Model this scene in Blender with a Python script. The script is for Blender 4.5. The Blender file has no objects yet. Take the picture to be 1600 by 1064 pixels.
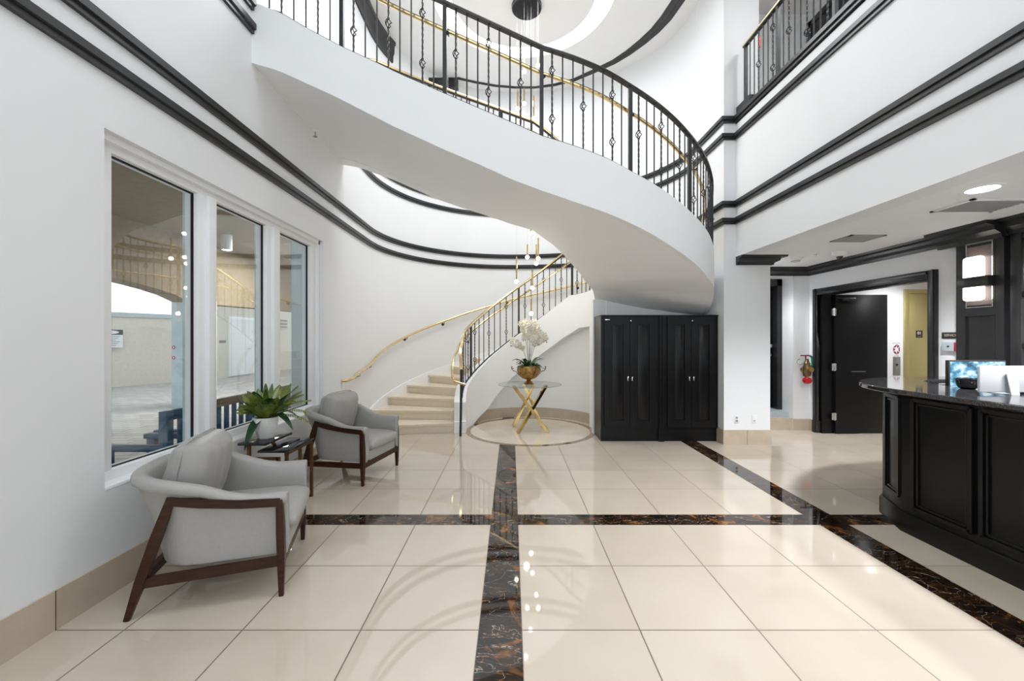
import bpy, math, random
from math import sin, cos, pi, radians, sqrt, atan2, hypot
from mathutils import Vector, Matrix, Quaternion
random.seed(7)
SC = bpy.context.scene
COL = SC.collection

# ------------------------------------------------------------------ materials
def mat(name, color=(.8, .8, .8), rough=.5, metal=0., spec=.5, emit=None, estr=0., coat=0., trans=0.):
    m = bpy.data.materials.new(name); m.use_nodes = True
    b = m.node_tree.nodes['Principled BSDF']
    b.inputs['Base Color'].default_value = (*color, 1)
    b.inputs['Roughness'].default_value = rough
    b.inputs['Metallic'].default_value = metal
    b.inputs['Specular IOR Level'].default_value = spec
    b.inputs['Coat Weight'].default_value = coat
    b.inputs['Coat Roughness'].default_value = .08
    b.inputs['Transmission Weight'].default_value = trans
    if emit:
        b.inputs['Emission Color'].default_value = (*emit, 1)
        b.inputs['Emission Strength'].default_value = estr
    return m

def N(m, t, **kw):
    n = m.node_tree.nodes.new(t)
    for k, v in kw.items():
        if k.startswith('i_'):
            n.inputs[k[2:]].default_value = v
        else:
            setattr(n, k, v)
    return n
def L(m, a, b): m.node_tree.links.new(a, b)
def BS(m): return m.node_tree.nodes['Principled BSDF']

def noisy(m, c1, c2, scale=8, detail=4, bump=0., rough=None, stretch=None, coord='Object'):
    tc = N(m, 'ShaderNodeTexCoord'); src = tc.outputs[coord]
    if stretch:
        mp = N(m, 'ShaderNodeMapping'); mp.inputs['Scale'].default_value = stretch
        L(m, src, mp.inputs['Vector']); src = mp.outputs[0]
    nz = N(m, 'ShaderNodeTexNoise'); nz.inputs['Scale'].default_value = scale; nz.inputs['Detail'].default_value = detail
    L(m, src, nz.inputs['Vector'])
    cr = N(m, 'ShaderNodeValToRGB')
    cr.color_ramp.elements[0].position = .3; cr.color_ramp.elements[1].position = .7
    cr.color_ramp.elements[0].color = (*c1, 1); cr.color_ramp.elements[1].color = (*c2, 1)
    L(m, nz.outputs['Fac'], cr.inputs['Fac']); L(m, cr.outputs['Color'], BS(m).inputs['Base Color'])
    if bump:
        bp = N(m, 'ShaderNodeBump'); bp.inputs['Strength'].default_value = bump; bp.inputs['Distance'].default_value = .01
        L(m, nz.outputs['Fac'], bp.inputs['Height']); L(m, bp.outputs[0], BS(m).inputs['Normal'])
    return m

M = {}
M['wall'] = noisy(mat('wall_paint', rough=.45, spec=.3), (.775, .785, .80), (.795, .805, .82), 1.5)
M['white'] = noisy(mat('white_satin', rough=.6, spec=.3), (.845, .855, .865), (.86, .87, .88), 3)
M['ceiling'] = noisy(mat('ceiling_paint', rough=.7, spec=.2), (.83, .835, .85), (.85, .855, .87), 2)
M['black'] = noisy(mat('black_satin', rough=.32, spec=.5), (.012, .012, .013), (.018, .018, .019), 6)
M['blackcab'] = noisy(mat('black_lacquer', rough=.3, spec=.25), (.0045, .0045, .005), (.0065, .0065, .007), 6)
M['blackmatte'] = noisy(mat('black_matt', rough=.6, spec=.3), (.008, .008, .009), (.012, .012, .013), 6)
M['iron'] = noisy(mat('wrought_iron', rough=.42, spec=.5), (.014, .014, .015), (.024, .024, .025), 30, bump=.15)
M['brass'] = noisy(mat('brass', rough=.22, metal=1), (.76, .60, .32), (.84, .68, .39), 12)
M['gold'] = noisy(mat('polished_gold', rough=.14, metal=1), (.66, .48, .19), (.80, .61, .28), 9)
M['antique'] = noisy(mat('antique_gold', rough=.38, metal=.8), (.22, .11, .03), (.55, .33, .10), 22, bump=.4)
M['darkbrass'] = noisy(mat('aged_brass', rough=.35, metal=.9), (.16, .10, .05), (.30, .20, .10), 14)
M['chrome'] = mat('brushed_chrome', (.72, .72, .72), .22, 1)
M['steel'] = noisy(mat('brushed_steel', rough=.4, metal=.9), (.30, .30, .30), (.40, .40, .40), 40, stretch=(1, 1, .05))
M['leather'] = noisy(mat('grey_leather', rough=.42, spec=.45), (.355, .345, .33), (.375, .365, .35), 60, bump=.012)
M['wood'] = noisy(mat('dark_walnut', rough=.34, spec=.3), (.020, .0055, .0025), (.050, .015, .007), 9, stretch=(1, 6, 6), detail=6)
M['tablewood'] = noisy(mat('bronze_metal', rough=.3, metal=.85), (.16, .085, .035), (.24, .14, .06), 10)
M['blackglass'] = mat('black_glass', (.012, .012, .013), .04, 0, .6)
M['granite'] = noisy(mat('black_granite', rough=.06, spec=.7), (.012, .012, .013), (.035, .035, .036), 120)
M['ceramic'] = noisy(mat('white_ceramic', rough=.25), (.80, .79, .77), (.84, .83, .82), 5)
M['leaf'] = noisy(mat('fern_green', rough=.45), (.02, .06, .008), (.13, .19, .03), 9)
M['leafdark'] = noisy(mat('leaf_dark_green', rough=.35), (.008, .045, .022), (.02, .085, .03), 9)
M['orchidleaf'] = noisy(mat('orchid_leaf', rough=.35), (.012, .05, .014), (.05, .13, .03), 9)
M['petal'] = noisy(mat('white_petal', rough=.55), (.80, .76, .62), (.86, .84, .76), 18)
M['stem'] = noisy(mat('stem_green', rough=.5), (.10, .13, .04), (.22, .20, .08), 20)
M['fern'] = noisy(mat('fern_frond', rough=.5), (.06, .13, .015), (.30, .33, .06), 11)
M['red'] = mat('red_enamel', (.42, .008, .012), .3)
M['redbox'] = mat('red_plastic', (.38, .015, .04), .4)
M['green'] = mat('green_enamel', (.01, .22, .12), .35)
M['greybox'] = noisy(mat('pale_grey_metal', rough=.4), (.40, .46, .49), (.46, .52, .55), 10)
M['plastic'] = noisy(mat('white_plastic', rough=.4), (.76, .76, .76), (.8, .8, .8), 10)
M['greyplastic'] = mat('grey_plastic', (.30, .30, .30), .5)
M['alu'] = noisy(mat('silver_aluminium', rough=.3, metal=.2), (.56, .57, .59), (.60, .61, .63), 6)
M['bulb'] = mat('warm_bulb', (1, 1, 1), .4, emit=(1, .88, .68), estr=22)
M['lamp'] = mat('lamp_lens', (1, 1, 1), .4, emit=(1, .97, .93), estr=14)
M['sconceglass'] = mat('frosted_lit_glass', (1, 1, 1), .4, emit=(1, .95, .86), estr=3)
M['cove'] = mat('cove_light', (1, 1, 1), .5, emit=(1, .99, .97), estr=2.2)
M['exitlit'] = mat('lit_orange_red', (.8, .1, .03), .4, emit=(1, .12, .04), estr=1.2)
M['taupeglass'] = mat('taupe_backplate', (.17, .13, .125), .25)
M['elev'] = noisy(mat('brushed_gold_door', rough=.38, metal=.75), (.50, .42, .19), (.56, .47, .22), 30, stretch=(30, 1, .3))
M['mirror'] = mat('mirror_glass', (.85, .86, .86), .01, 1)
M['bluepaint'] = noisy(mat('blue_bench_paint', rough=.45), (.010, .050, .11), (.02, .085, .17), 9)
M['brownpaint'] = noisy(mat('brown_bench_wood', rough=.5), (.16, .09, .05), (.24, .14, .08), 9, stretch=(1, 8, 8))
M['stucco'] = noisy(mat('beige_stucco', rough=.9, spec=.1), (.62, .58, .51), (.68, .64, .57), 14, bump=.3)
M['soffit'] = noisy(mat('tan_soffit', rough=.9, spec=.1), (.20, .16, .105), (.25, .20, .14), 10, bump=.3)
M['bluegrey'] = noisy(mat('pale_blue_render', rough=.7, spec=.2), (.48, .58, .62), (.56, .65, .68), 5)
M['signpaper'] = mat('white_sign', (.78, .78, .78), .5)
M['signblack'] = mat('black_sign', (.02, .018, .016), .4)
M['signtext'] = mat('pale_lettering', (.62, .57, .44), .5)
M['whitetext'] = mat('white_lettering', (.75, .75, .75), .5)
M['greytext'] = mat('grey_print', (.30, .30, .31), .6)
M['maroon'] = mat('maroon_print', (.20, .02, .05), .5)

def tile_mat(name, c1, c2, grout, rough, gw=.006):
    m = mat(name, c1, rough, 0, .8)
    uv = N(m, 'ShaderNodeTexCoord'); sp = N(m, 'ShaderNodeSeparateXYZ'); L(m, uv.outputs['UV'], sp.inputs[0])
    es = []
    fl = []
    for ax in ('X', 'Y'):
        fr = N(m, 'ShaderNodeMath', operation='FRACT'); L(m, sp.outputs[ax], fr.inputs[0])
        pp = N(m, 'ShaderNodeMath', operation='PINGPONG'); pp.inputs[1].default_value = .5
        L(m, fr.outputs[0], pp.inputs[0])
        lt = N(m, 'ShaderNodeMath', operation='LESS_THAN'); lt.inputs[1].default_value = gw
        L(m, pp.outputs[0], lt.inputs[0]); es.append(lt)
        f = N(m, 'ShaderNodeMath', operation='FLOOR'); L(m, sp.outputs[ax], f.inputs[0]); fl.append(f)
    mx = N(m, 'ShaderNodeMath', operation='MAXIMUM'); L(m, es[0].outputs[0], mx.inputs[0]); L(m, es[1].outputs[0], mx.inputs[1])
    cb = N(m, 'ShaderNodeCombineXYZ'); L(m, fl[0].outputs[0], cb.inputs[0]); L(m, fl[1].outputs[0], cb.inputs[1])
    wn = N(m, 'ShaderNodeTexWhiteNoise'); L(m, cb.outputs[0], wn.inputs['Vector'])
    nz = N(m, 'ShaderNodeTexNoise'); nz.inputs['Scale'].default_value = 2.2; nz.inputs['Detail'].default_value = 6
    L(m, uv.outputs['Object'], nz.inputs['Vector'])
    ad = N(m, 'ShaderNodeMath', operation='MULTIPLY_ADD'); ad.inputs[1].default_value = .35
    L(m, wn.outputs['Value'], ad.inputs[0]); L(m, nz.outputs['Fac'], ad.inputs[2])
    cr = N(m, 'ShaderNodeValToRGB'); cr.color_ramp.elements[0].position = .35; cr.color_ramp.elements[1].position = .95
    cr.color_ramp.elements[0].color = (*c1, 1); cr.color_ramp.elements[1].color = (*c2, 1)
    L(m, ad.outputs[0], cr.inputs['Fac'])
    mix = N(m, 'ShaderNodeMix', data_type='RGBA'); L(m, mx.outputs[0], mix.inputs['Factor'])
    L(m, cr.outputs['Color'], mix.inputs[6]); mix.inputs[7].default_value = (*grout, 1)
    L(m, mix.outputs[2], BS(m).inputs['Base Color'])
    rr = N(m, 'ShaderNodeMath', operation='MULTIPLY_ADD'); rr.inputs[1].default_value = .5; rr.inputs[2].default_value = rough
    L(m, mx.outputs[0], rr.inputs[0]); L(m, rr.outputs[0], BS(m).inputs['Roughness'])
    return m
M['tile'] = tile_mat('polished_cream_tile', (.525, .455, .37), (.59, .52, .43), (.17, .135, .10), .03)
M['basetile'] = noisy(mat('beige_base_tile', rough=.28), (.45, .375, .285), (.54, .455, .355), 5)
M['travertine'] = noisy(mat('travertine', rough=.3), (.70, .60, .46), (.78, .69, .56), 9, stretch=(1.5, 1.5, 14), detail=6)
M['pavers'] = None

def marble():
    m = mat('dark_veined_marble', (.03, .02, .015), .04, 0, .5)
    tc = N(m, 'ShaderNodeTexCoord')
    n1 = N(m, 'ShaderNodeTexNoise'); n1.inputs['Scale'].default_value = 3.5; n1.inputs['Detail'].default_value = 8; n1.inputs['Distortion'].default_value = 1.6
    L(m, tc.outputs['Object'], n1.inputs['Vector'])
    cr = N(m, 'ShaderNodeValToRGB'); e = cr.color_ramp.elements
    e[0].position = .42; e[0].color = (.005, .004, .0035, 1); e[1].position = .70; e[1].color = (.26, .095, .02, 1)
    e2 = cr.color_ramp.elements.new(.58); e2.color = (.020, .010, .005, 1)
    L(m, n1.outputs['Fac'], cr.inputs['Fac'])
    def vein(scale, dist, w, seed):
        mp = N(m, 'ShaderNodeMapping'); mp.inputs['Location'].default_value = (seed, seed * 2, 0); mp.inputs['Rotation'].default_value = (0, 0, seed)
        mp.inputs['Scale'].default_value = (1, 2.2, 1)
        L(m, tc.outputs['Object'], mp.inputs['Vector'])
        nz = N(m, 'ShaderNodeTexNoise'); nz.inputs['Scale'].default_value = scale; nz.inputs['Detail'].default_value = 5; nz.inputs['Distortion'].default_value = dist
        L(m, mp.outputs[0], nz.inputs['Vector'])
        sb = N(m, 'ShaderNodeMath', operation='SUBTRACT'); sb.inputs[1].default_value = .5; L(m, nz.outputs['Fac'], sb.inputs[0])
        ab = N(m, 'ShaderNodeMath', operation='ABSOLUTE'); L(m, sb.outputs[0], ab.inputs[0])
        mr = N(m, 'ShaderNodeMapRange'); mr.inputs['From Min'].default_value = 0; mr.inputs['From Max'].default_value = w
        mr.inputs['To Min'].default_value = 1; mr.inputs['To Max'].default_value = 0
        L(m, ab.outputs[0], mr.inputs['Value']); return mr.outputs[0]
    def mixc(fac, base, col):
        mix = N(m, 'ShaderNodeMix', data_type='RGBA'); L(m, fac, mix.inputs['Factor']); L(m, base, mix.inputs[6]); mix.inputs[7].default_value = (*col, 1)
        return mix.outputs[2]
    def mulv(a, k):
        x = N(m, 'ShaderNodeMath', operation='MULTIPLY'); L(m, a, x.inputs[0]); x.inputs[1].default_value = k; return x.outputs[0]
    c = mixc(mulv(vein(4.2, 2.2, .012, 1.3), .7), cr.outputs['Color'], (.24, .095, .024))
    c = mixc(mulv(vein(2.4, 1.6, .005, 4.1), .8), c, (.50, .42, .34))
    L(m, c, BS(m).inputs['Base Color'])
    return m
M['marble'] = marble()

def brickmat(name, c1, c2, mortar, scale, rough):
    m = mat(name, c1, rough, 0, .3)
    tc = N(m, 'ShaderNodeTexCoord'); b = N(m, 'ShaderNodeTexBrick')
    b.inputs['Color1'].default_value = (*c1, 1); b.inputs['Color2'].default_value = (*c2, 1); b.inputs['Mortar'].default_value = (*mortar, 1)
    b.inputs['Scale'].default_value = scale; b.inputs['Mortar Size'].default_value = .012; b.inputs['Brick Width'].default_value = .5; b.inputs['Row Height'].default_value = .25
    L(m, tc.outputs['Object'], b.inputs['Vector']); L(m, b.outputs['Color'], BS(m).inputs['Base Color'])
    return m
M['pavers'] = brickmat('grey_pavers', (.36, .35, .34), (.46, .44, .42), (.20, .19, .18), 1.6, .8)

def glassmat(name, tint=(1, 1, 1), k=2.0, ior=1.5):
    m = bpy.data.materials.new(name); m.use_nodes = True
    nt = m.node_tree; nt.nodes.clear()
    o = N(m, 'ShaderNodeOutputMaterial'); t = N(m, 'ShaderNodeBsdfTransparent'); g = N(m, 'ShaderNodeBsdfGlossy')
    t.inputs['Color'].default_value = (*tint, 1); g.inputs['Roughness'].default_value = .0
    f = N(m, 'ShaderNodeFresnel'); f.inputs['IOR'].default_value = ior
    ge = N(m, 'ShaderNodeNewGeometry'); mr = N(m, 'ShaderNodeMapRange'); mr.inputs['To Min'].default_value = ior; mr.inputs['To Max'].default_value = 1 / ior
    L(m, ge.outputs['Backfacing'], mr.inputs['Value']); L(m, mr.outputs[0], f.inputs['IOR'])
    mu = N(m, 'ShaderNodeMath', operation='MULTIPLY', use_clamp=True); mu.inputs[1].default_value = k
    L(m, f.outputs[0], mu.inputs[0])
    mx = N(m, 'ShaderNodeMixShader'); L(m, mu.outputs[0], mx.inputs[0]); L(m, t.outputs[0], mx.inputs[1]); L(m, g.outputs[0], mx.inputs[2]); L(m, mx.outputs[0], o.inputs[0])
    return m
M['glass'] = glassmat('window_glass', (.96, .98, .98), 1.25)
M['tableglass'] = glassmat('table_glass', (.93, .955, .955), .6)

def cctv():
    m = mat('camera_feed_screen', (.02, .03, .04), .2)
    tc = N(m, 'ShaderNodeTexCoord'); mp = N(m, 'ShaderNodeMapping'); mp.inputs['Scale'].default_value = (9, 9, 14)
    L(m, tc.outputs['Object'], mp.inputs[0])
    nz = N(m, 'ShaderNodeTexNoise'); nz.inputs['Scale'].default_value = 1.6; nz.inputs['Detail'].default_value = 5
    L(m, mp.outputs[0], nz.inputs['Vector'])
    cr = N(m, 'ShaderNodeValToRGB'); e = cr.color_ramp.elements
    e[0].position = .36; e[0].color = (.01, .06, .12, 1); e[1].position = .62; e[1].color = (.75, .92, 1, 1)
    x = e.new(.48); x.color = (.10, .36, .55, 1)
    L(m, nz.outputs['Fac'], cr.inputs['Fac']); L(m, cr.outputs['Color'], BS(m).inputs['Emission Color'])
    BS(m).inputs['Emission Strength'].default_value = .9
    return m
M['cctv'] = cctv()

# ------------------------------------------------------------------ mesh helpers
class MB:
    def __init__(s): s.v = []; s.f = []; s.mi = []; s.uv = None
    def add(s, vs, fs, mi=0):
        o = len(s.v); s.v += [tuple(p) for p in vs]
        for f in fs: s.f.append(tuple(i + o for i in f)); s.mi.append(mi)
        return s
    def box(s, x0, x1, y0, y1, z0, z1, mi=0):
        vs = [(x, y, z) for z in (z0, z1) for y in (y0, y1) for x in (x0, x1)]
        return s.add(vs, [(0, 2, 3, 1), (4, 5, 7, 6), (0, 1, 5, 4), (2, 6, 7, 3), (0, 4, 6, 2), (1, 3, 7, 5)], mi)
    def bbox(s, x0, x1, y0, y1, z0, z1, b=.01, mi=0):
        """box with chamfered edges"""
        import bmesh
        bm = bmesh.new(); bmesh.ops.create_cube(bm, size=1)
        for v in bm.verts:
            v.co = Vector(((x0 + x1) / 2 + v.co.x * (x1 - x0), (y0 + y1) / 2 + v.co.y * (y1 - y0), (z0 + z1) / 2 + v.co.z * (z1 - z0)))
        b = min(b, .45 * min(abs(x1 - x0), abs(y1 - y0), abs(z1 - z0)))
        bmesh.ops.bevel(bm, geom=bm.edges[:], offset=b, segments=2, affect='EDGES', profile=.5)
        bm.verts.index_update()
        s.add([v.co[:] for v in bm.verts], [[v.index for v in f.verts] for f in bm.faces], mi); bm.free(); return s
    def bar(s, p, q, w, h, w2=None, h2=None, up=(0, 0, 1)):
        """rectangular bar p->q, width w (side) by h (up), may taper"""
        p, q = Vector(p), Vector(q); t = (q - p).normalized(); up = Vector(up)
        if abs(t.dot(up)) > .98: up = Vector((1, 0, 0))
        sd = t.cross(up).normalized(); u = sd.cross(t).normalized()
        w2 = w if w2 is None else w2; h2 = h if h2 is None else h2
        vs = []
        for c, a, b in ((p, w, h), (q, w2, h2)):
            for i, j in ((-1, -1), (1, -1), (1, 1), (-1, 1)): vs.append(c + sd * (i * a / 2) + u * (j * b / 2))
        return s.add(vs, [(0, 1, 2, 3), (7, 6, 5, 4), (0, 4, 5, 1), (1, 5, 6, 2), (2, 6, 7, 3), (3, 7, 4, 0)])
    def sweep(s, path, prof, closed=False, cap=True, upv=(0, 0, 1), scale=None):
        """sweep a closed profile [(side, up)] along a 3-D path"""
        P = [Vector(p) for p in path]; n = len(P); k = len(prof); vs = []; upv = Vector(upv)
        for i in range(n):
            if closed: t = P[(i + 1) % n] - P[i - 1]
            else: t = P[min(i + 1, n - 1)] - P[max(i - 1, 0)]
            t.normalize(); u0 = upv
            if abs(t.dot(u0)) > .985: u0 = Vector((1, 0, 0)) if abs(t.x) < .9 else Vector((0, 1, 0))
            sd = t.cross(u0).normalized(); u = sd.cross(t).normalized()
            m = scale[i] if scale else 1
            for a, b in prof: vs.append(P[i] + sd * a * m + u * b * m)
        fs = []
        for i in range(n if closed else n - 1):
            a, b = i * k, ((i + 1) % n) * k
            for j in range(k):
                j2 = (j + 1) % k; fs.append((a + j, b + j, b + j2, a + j2))
        if cap and not closed: fs.append(tuple(range(k))); fs.append(tuple((n - 1) * k + j for j in reversed(range(k))))
        return s.add(vs, fs)
    def tube(s, path, r, n=10, closed=False, scale=None):
        return s.sweep(path, [(r * cos(2 * pi * i / n), r * sin(2 * pi * i / n)) for i in range(n)], closed, True, scale=scale)
    def lathe(s, prof, c=(0, 0, 0), n=32, axis='Z', cap=True):
        vs = []; k = len(prof)
        for i in range(n):
            a = 2 * pi * i / n
            for r, z in prof:
                x, y = r * cos(a), r * sin(a)
                p = {'Z': (x, y, z), 'X': (z, x, y), 'Y': (y, z, x)}[axis]
                vs.append((p[0] + c[0], p[1] + c[1], p[2] + c[2]))
        fs = []
        for i in range(n):
            a, b = i * k, ((i + 1) % n) * k
            for j in range(k - 1): fs.append((a + j, b + j, b + j + 1, a + j + 1))
        if cap:
            if prof[0][0] > 1e-6: fs.append(tuple(i * k for i in reversed(range(n))))
            if prof[-1][0] > 1e-6: fs.append(tuple(i * k + k - 1 for i in range(n)))
        return s.add(vs, fs)
    def mould(s, path, prof, closed=False, zs=None):
        """vertical-profile moulding along a plan path; prof = [(offset to the left of travel, z)], mitred"""
        P = [Vector((p[0], p[1], 0)) for p in path]; n = len(P); k = len(prof); vs = []
        for i in range(n):
            a = P[i - 1] if (i > 0 or closed) else None; b = P[(i + 1) % n] if (i < n - 1 or closed) else None
            d1 = (P[i] - a).normalized() if a is not None else None
            d2 = (b - P[i]).normalized() if b is not None else None
            if d1 is None: d1 = d2
            if d2 is None: d2 = d1
            n1 = Vector((-d1.y, d1.x, 0)); n2 = Vector((-d2.y, d2.x, 0)); m = (n1 + n2)
            m = m / max(.25, (1 + n1.dot(n2)))
            z0 = zs[i] if zs else 0
            for o, z in prof: vs.append((P[i].x + m.x * o, P[i].y + m.y * o, z + z0))
        fs = []
        for i in range(n if closed else n - 1):
            a, b = i * k, ((i + 1) % n) * k
            for j in range(k):
                j2 = (j + 1) % k; fs.append((a + j, a + j2, b + j2, b + j))
        if not closed: fs.append(tuple(reversed(range(k)))); fs.append(tuple((n - 1) * k + j for j in range(k)))
        return s.add(vs, fs)
    def prism(s, poly, z0, z1, mi=0):
        n = len(poly); vs = [(x, y, z0) for x, y in poly] + [(x, y, z1) for x, y in poly]
        return s.add(vs, [tuple(reversed(range(n))), tuple(range(n, 2 * n))] + [(i, (i + 1) % n, n + (i + 1) % n, n + i) for i in range(n)], mi)
    def sphere(s, c, r, n=10, m=7, sc=(1, 1, 1)):
        prof = [(max(1e-7, r * sin(pi * j / m)), -r * cos(pi * j / m)) for j in range(m + 1)]
        vs = []; fs = []
        for i in range(n):
            a = 2 * pi * i / n
            for q, z in prof: vs.append((c[0] + q * cos(a) * sc[0], c[1] + q * sin(a) * sc[1], c[2] + z * sc[2]))
        k = m + 1
        for i in range(n):
            a, b = i * k, ((i + 1) % n) * k
            for j in range(m): fs.append((a + j, b + j, b + j + 1, a + j + 1))
        return s.add(vs, fs)
    def mesh(s, name, mats, origin=(0, 0, 0), ang=35, flip_fix=True):
        me = bpy.data.meshes.new(name)
        o = origin
        me.from_pydata([(x - o[0], y - o[1], z - o[2]) for x, y, z in s.v], [], s.f)
        for m in (mats if isinstance(mats, (list, tuple)) else [mats]): me.materials.append(m)
        if any(s.mi):
            for p, i in zip(me.polygons, s.mi): p.material_index = i
        if flip_fix:
            import bmesh
            bm = bmesh.new(); bm.from_mesh(me)
            bmesh.ops.remove_doubles(bm, verts=bm.verts, dist=1e-6)
            bmesh.ops.recalc_face_normals(bm, faces=bm.faces)
            bm.to_mesh(me); bm.free()
        for p in me.polygons: p.use_smooth = True
        me.set_sharp_from_angle(angle=radians(ang))
        me.update(); return me
    def build(s, name, m, parent=None, origin=None, ang=35, loc=(0, 0, 0), kind=None):
        """link as ONE mesh object; world-space vertices are re-based on the thing's origin"""
        if isinstance(m, str): m = M[m]
        elif isinstance(m, (list, tuple)): m = [M[x] if isinstance(x, str) else x for x in m]
        if origin is None:
            origin = (0, 0, 0)
            p = parent
            if p is not None and p.get('_w'): origin = tuple(p['_w'])
        ob = bpy.data.objects.new(name, s.mesh(name, m, origin, ang)); COL.objects.link(ob)
        if parent is not None: ob.parent = parent
        ob.location = loc
        if parent is not None and parent.get('_w'): ob['_w'] = parent['_w']
        if kind: ob['kind'] = kind
        return ob

def tag(o, label, cat, group=None):
    o['label'] = label; o['category'] = cat
    if group: o['group'] = group
    return o
def thing(name, label, cat, loc=(0, 0, 0), rz=0, group=None, world=True):
    """Empty at the thing's base; world=True: its parts are given in world coordinates"""
    o = bpy.data.objects.new(name, None); COL.objects.link(o); o.empty_display_size = .1
    o.location = loc; o.rotation_euler = (0, 0, rz)
    if world: o['_w'] = tuple(float(c) for c in loc)
    return tag(o, label, cat, group)
def solo(mb, name, m, label, cat, loc, group=None, ang=35):
    """a thing that is one mesh, origin at loc (vertices in world space)"""
    o = mb.build(name, m, None, origin=loc, ang=ang, loc=loc); return tag(o, label, cat, group)
def struct(mb, name, m, ang=35):
    return mb.build(name, m, ang=ang, kind='structure')
def copy_tree(o, parent=None):
    c = o.copy(); COL.objects.link(c)
    if parent is not None: c.parent = parent
    for ch in list(o.children): copy_tree(ch, c)
    return c
def text(body, size, m, name, parent, loc, rot, extrude=.001, align='CENTER'):
    cu = bpy.data.curves.new(name, 'FONT'); cu.body = body; cu.size = size; cu.extrude = extrude
    cu.align_x = align; cu.align_y = 'CENTER'; cu.materials.append(M[m])
    c = bpy.data.objects.new(name + '_curve', cu); me = bpy.data.meshes.new_from_object(c); bpy.data.objects.remove(c); bpy.data.curves.remove(cu)
    me.name = name; me.materials.clear(); me.materials.append(M[m])
    o = bpy.data.objects.new(name, me); COL.objects.link(o); o.parent = parent; o.location = loc; o.rotation_euler = rot
    return o
def lerp(t, x):
    """piecewise-linear table, keys sorted descending"""
    if x >= t[0][0]: return t[0][1]
    for (a, va), (b, vb) in zip(t, t[1:]):
        if x >= b: return va + (vb - va) * (a - x) / (a - b)
    return t[-1][1]

# ------------------------------------------------------------------ camera
F = 652.
cam = bpy.data.cameras.new('camera'); co = bpy.data.objects.new('camera', cam); COL.objects.link(co)
cam.sensor_width = 36; cam.lens = 36 * F / 1600; cam.shift_x = 1 / 1600; cam.shift_y = -2 / 1600
cam.clip_start = .05; cam.clip_end = 200
co.location = (0, 0, 1.5); co.rotation_euler = (pi / 2, 0, 0)
SC.camera = co

# ------------------------------------------------------------------ shared plan numbers
XL = -2.36                       # left wall face
CX, CY = .307, 6.9               # stair centre = table inlay centre
WX, WY, WR, WA = 0., 6.85, 2.36, 3.03   # curved back wall: circle on the left, half ellipse on the right
HC = 6.95                        # high ceiling
LC = 2.675                       # low ceiling
YB = -4.5                        # how far the lobby runs behind the camera
RI0, RI1, RO0, RO1 = 1.05, 1.24, 2.68, 2.74

def wallpt(a):
    a = radians(a)
    return (WX + (WR if cos(a) < 0 else WA) * cos(a), WY + WR * sin(a))
def wall_path(a0=180, a1=0, st=4):
    n = int(abs(a1 - a0) / st); return [wallpt(a0 + (a1 - a0) * i / n) for i in range(n + 1)]
def wall_r(u, pad=0.):
    """distance from the stair centre to the wall along angle u"""
    c, s = cos(radians(u)), sin(radians(u)); lo, hi = .5, 5
    for _ in range(40):
        r = (lo + hi) / 2; x, y = CX + r * c, CY + r * s
        if y < WY: ins = (XL < x < WA)
        else: ins = ((x - WX) / (WR if x < WX else WA)) ** 2 + ((y - WY) / WR) ** 2 < 1
        if ins: lo = r
        else: hi = r
    return lo - pad
def plan(u, r):
    """plan point at station u and radius r: arc down to -90, then the straight run to the left wall at -150"""
    if u >= -90: return (CX + r * cos(radians(u)), CY + r * sin(radians(u)))
    t = (-90 - u) / 60
    return (CX + (XL - CX) * t, CY - r - .37 * t * (r - 1.1) / 1.64)
def stations(u0, u1, st=3.):
    us = []; u = u0
    while u > u1 + 1e-6: us.append(u); u -= st
    us.append(u1)
    if u0 > -90 > u1 and -90 not in us: us.append(-90)
    return sorted(set(us), reverse=True)
CURB = [(192, .42), (180, .60), (171.7, .71), (156, .85), (141, 1.02), (120, 1.30), (94.5, 1.66), (74, 1.94), (60, 2.12), (44, 2.30), (20, 2.32), (3, 2.34),
        (-10, 2.46), (-23.5, 2.64), (-38, 2.822), (-50, 2.96), (-58.5, 3.08), (-70, 3.24), (-76, 3.34), (-90, 3.525), (-96.9, 3.64), (-111.8, 3.877),
        (-121, 4.026), (-125.7, 4.114), (-132.7, 4.234), (-139.9, 4.385), (-145, 4.505), (-150, 4.56)]
def zc(u): return lerp(CURB, u)
def zci(u):                       # inner curb
    return min(4.475, zc(u) + (0 if u > 3 else .09 * min(1, (3 - u) / 40)))
SOFF = [(60, 1.80), (3, 1.80), (-10, 1.90), (-23.5, 2.13), (-39.8, 2.273), (-46.3, 2.362), (-52.4, 2.44), (-58.4, 2.523), (-64.1, 2.613), (-75.9, 2.782), (-83, 2.872),
        (-90, 2.98), (-97, 3.08), (-103, 3.19), (-111.8, 3.336), (-122, 3.52), (-134, 3.765), (-145, 3.962), (-150, 4.01)]
def zs(u): return lerp(SOFF, u)
def soff_in(u): return lerp([(12, 0), (3, .14), (-10, .18), (-23, .12), (-40, .07), (-75, .07), (-97, .035), (-118, -.02), (-134, -.03), (-150, -.06)], u)

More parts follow.
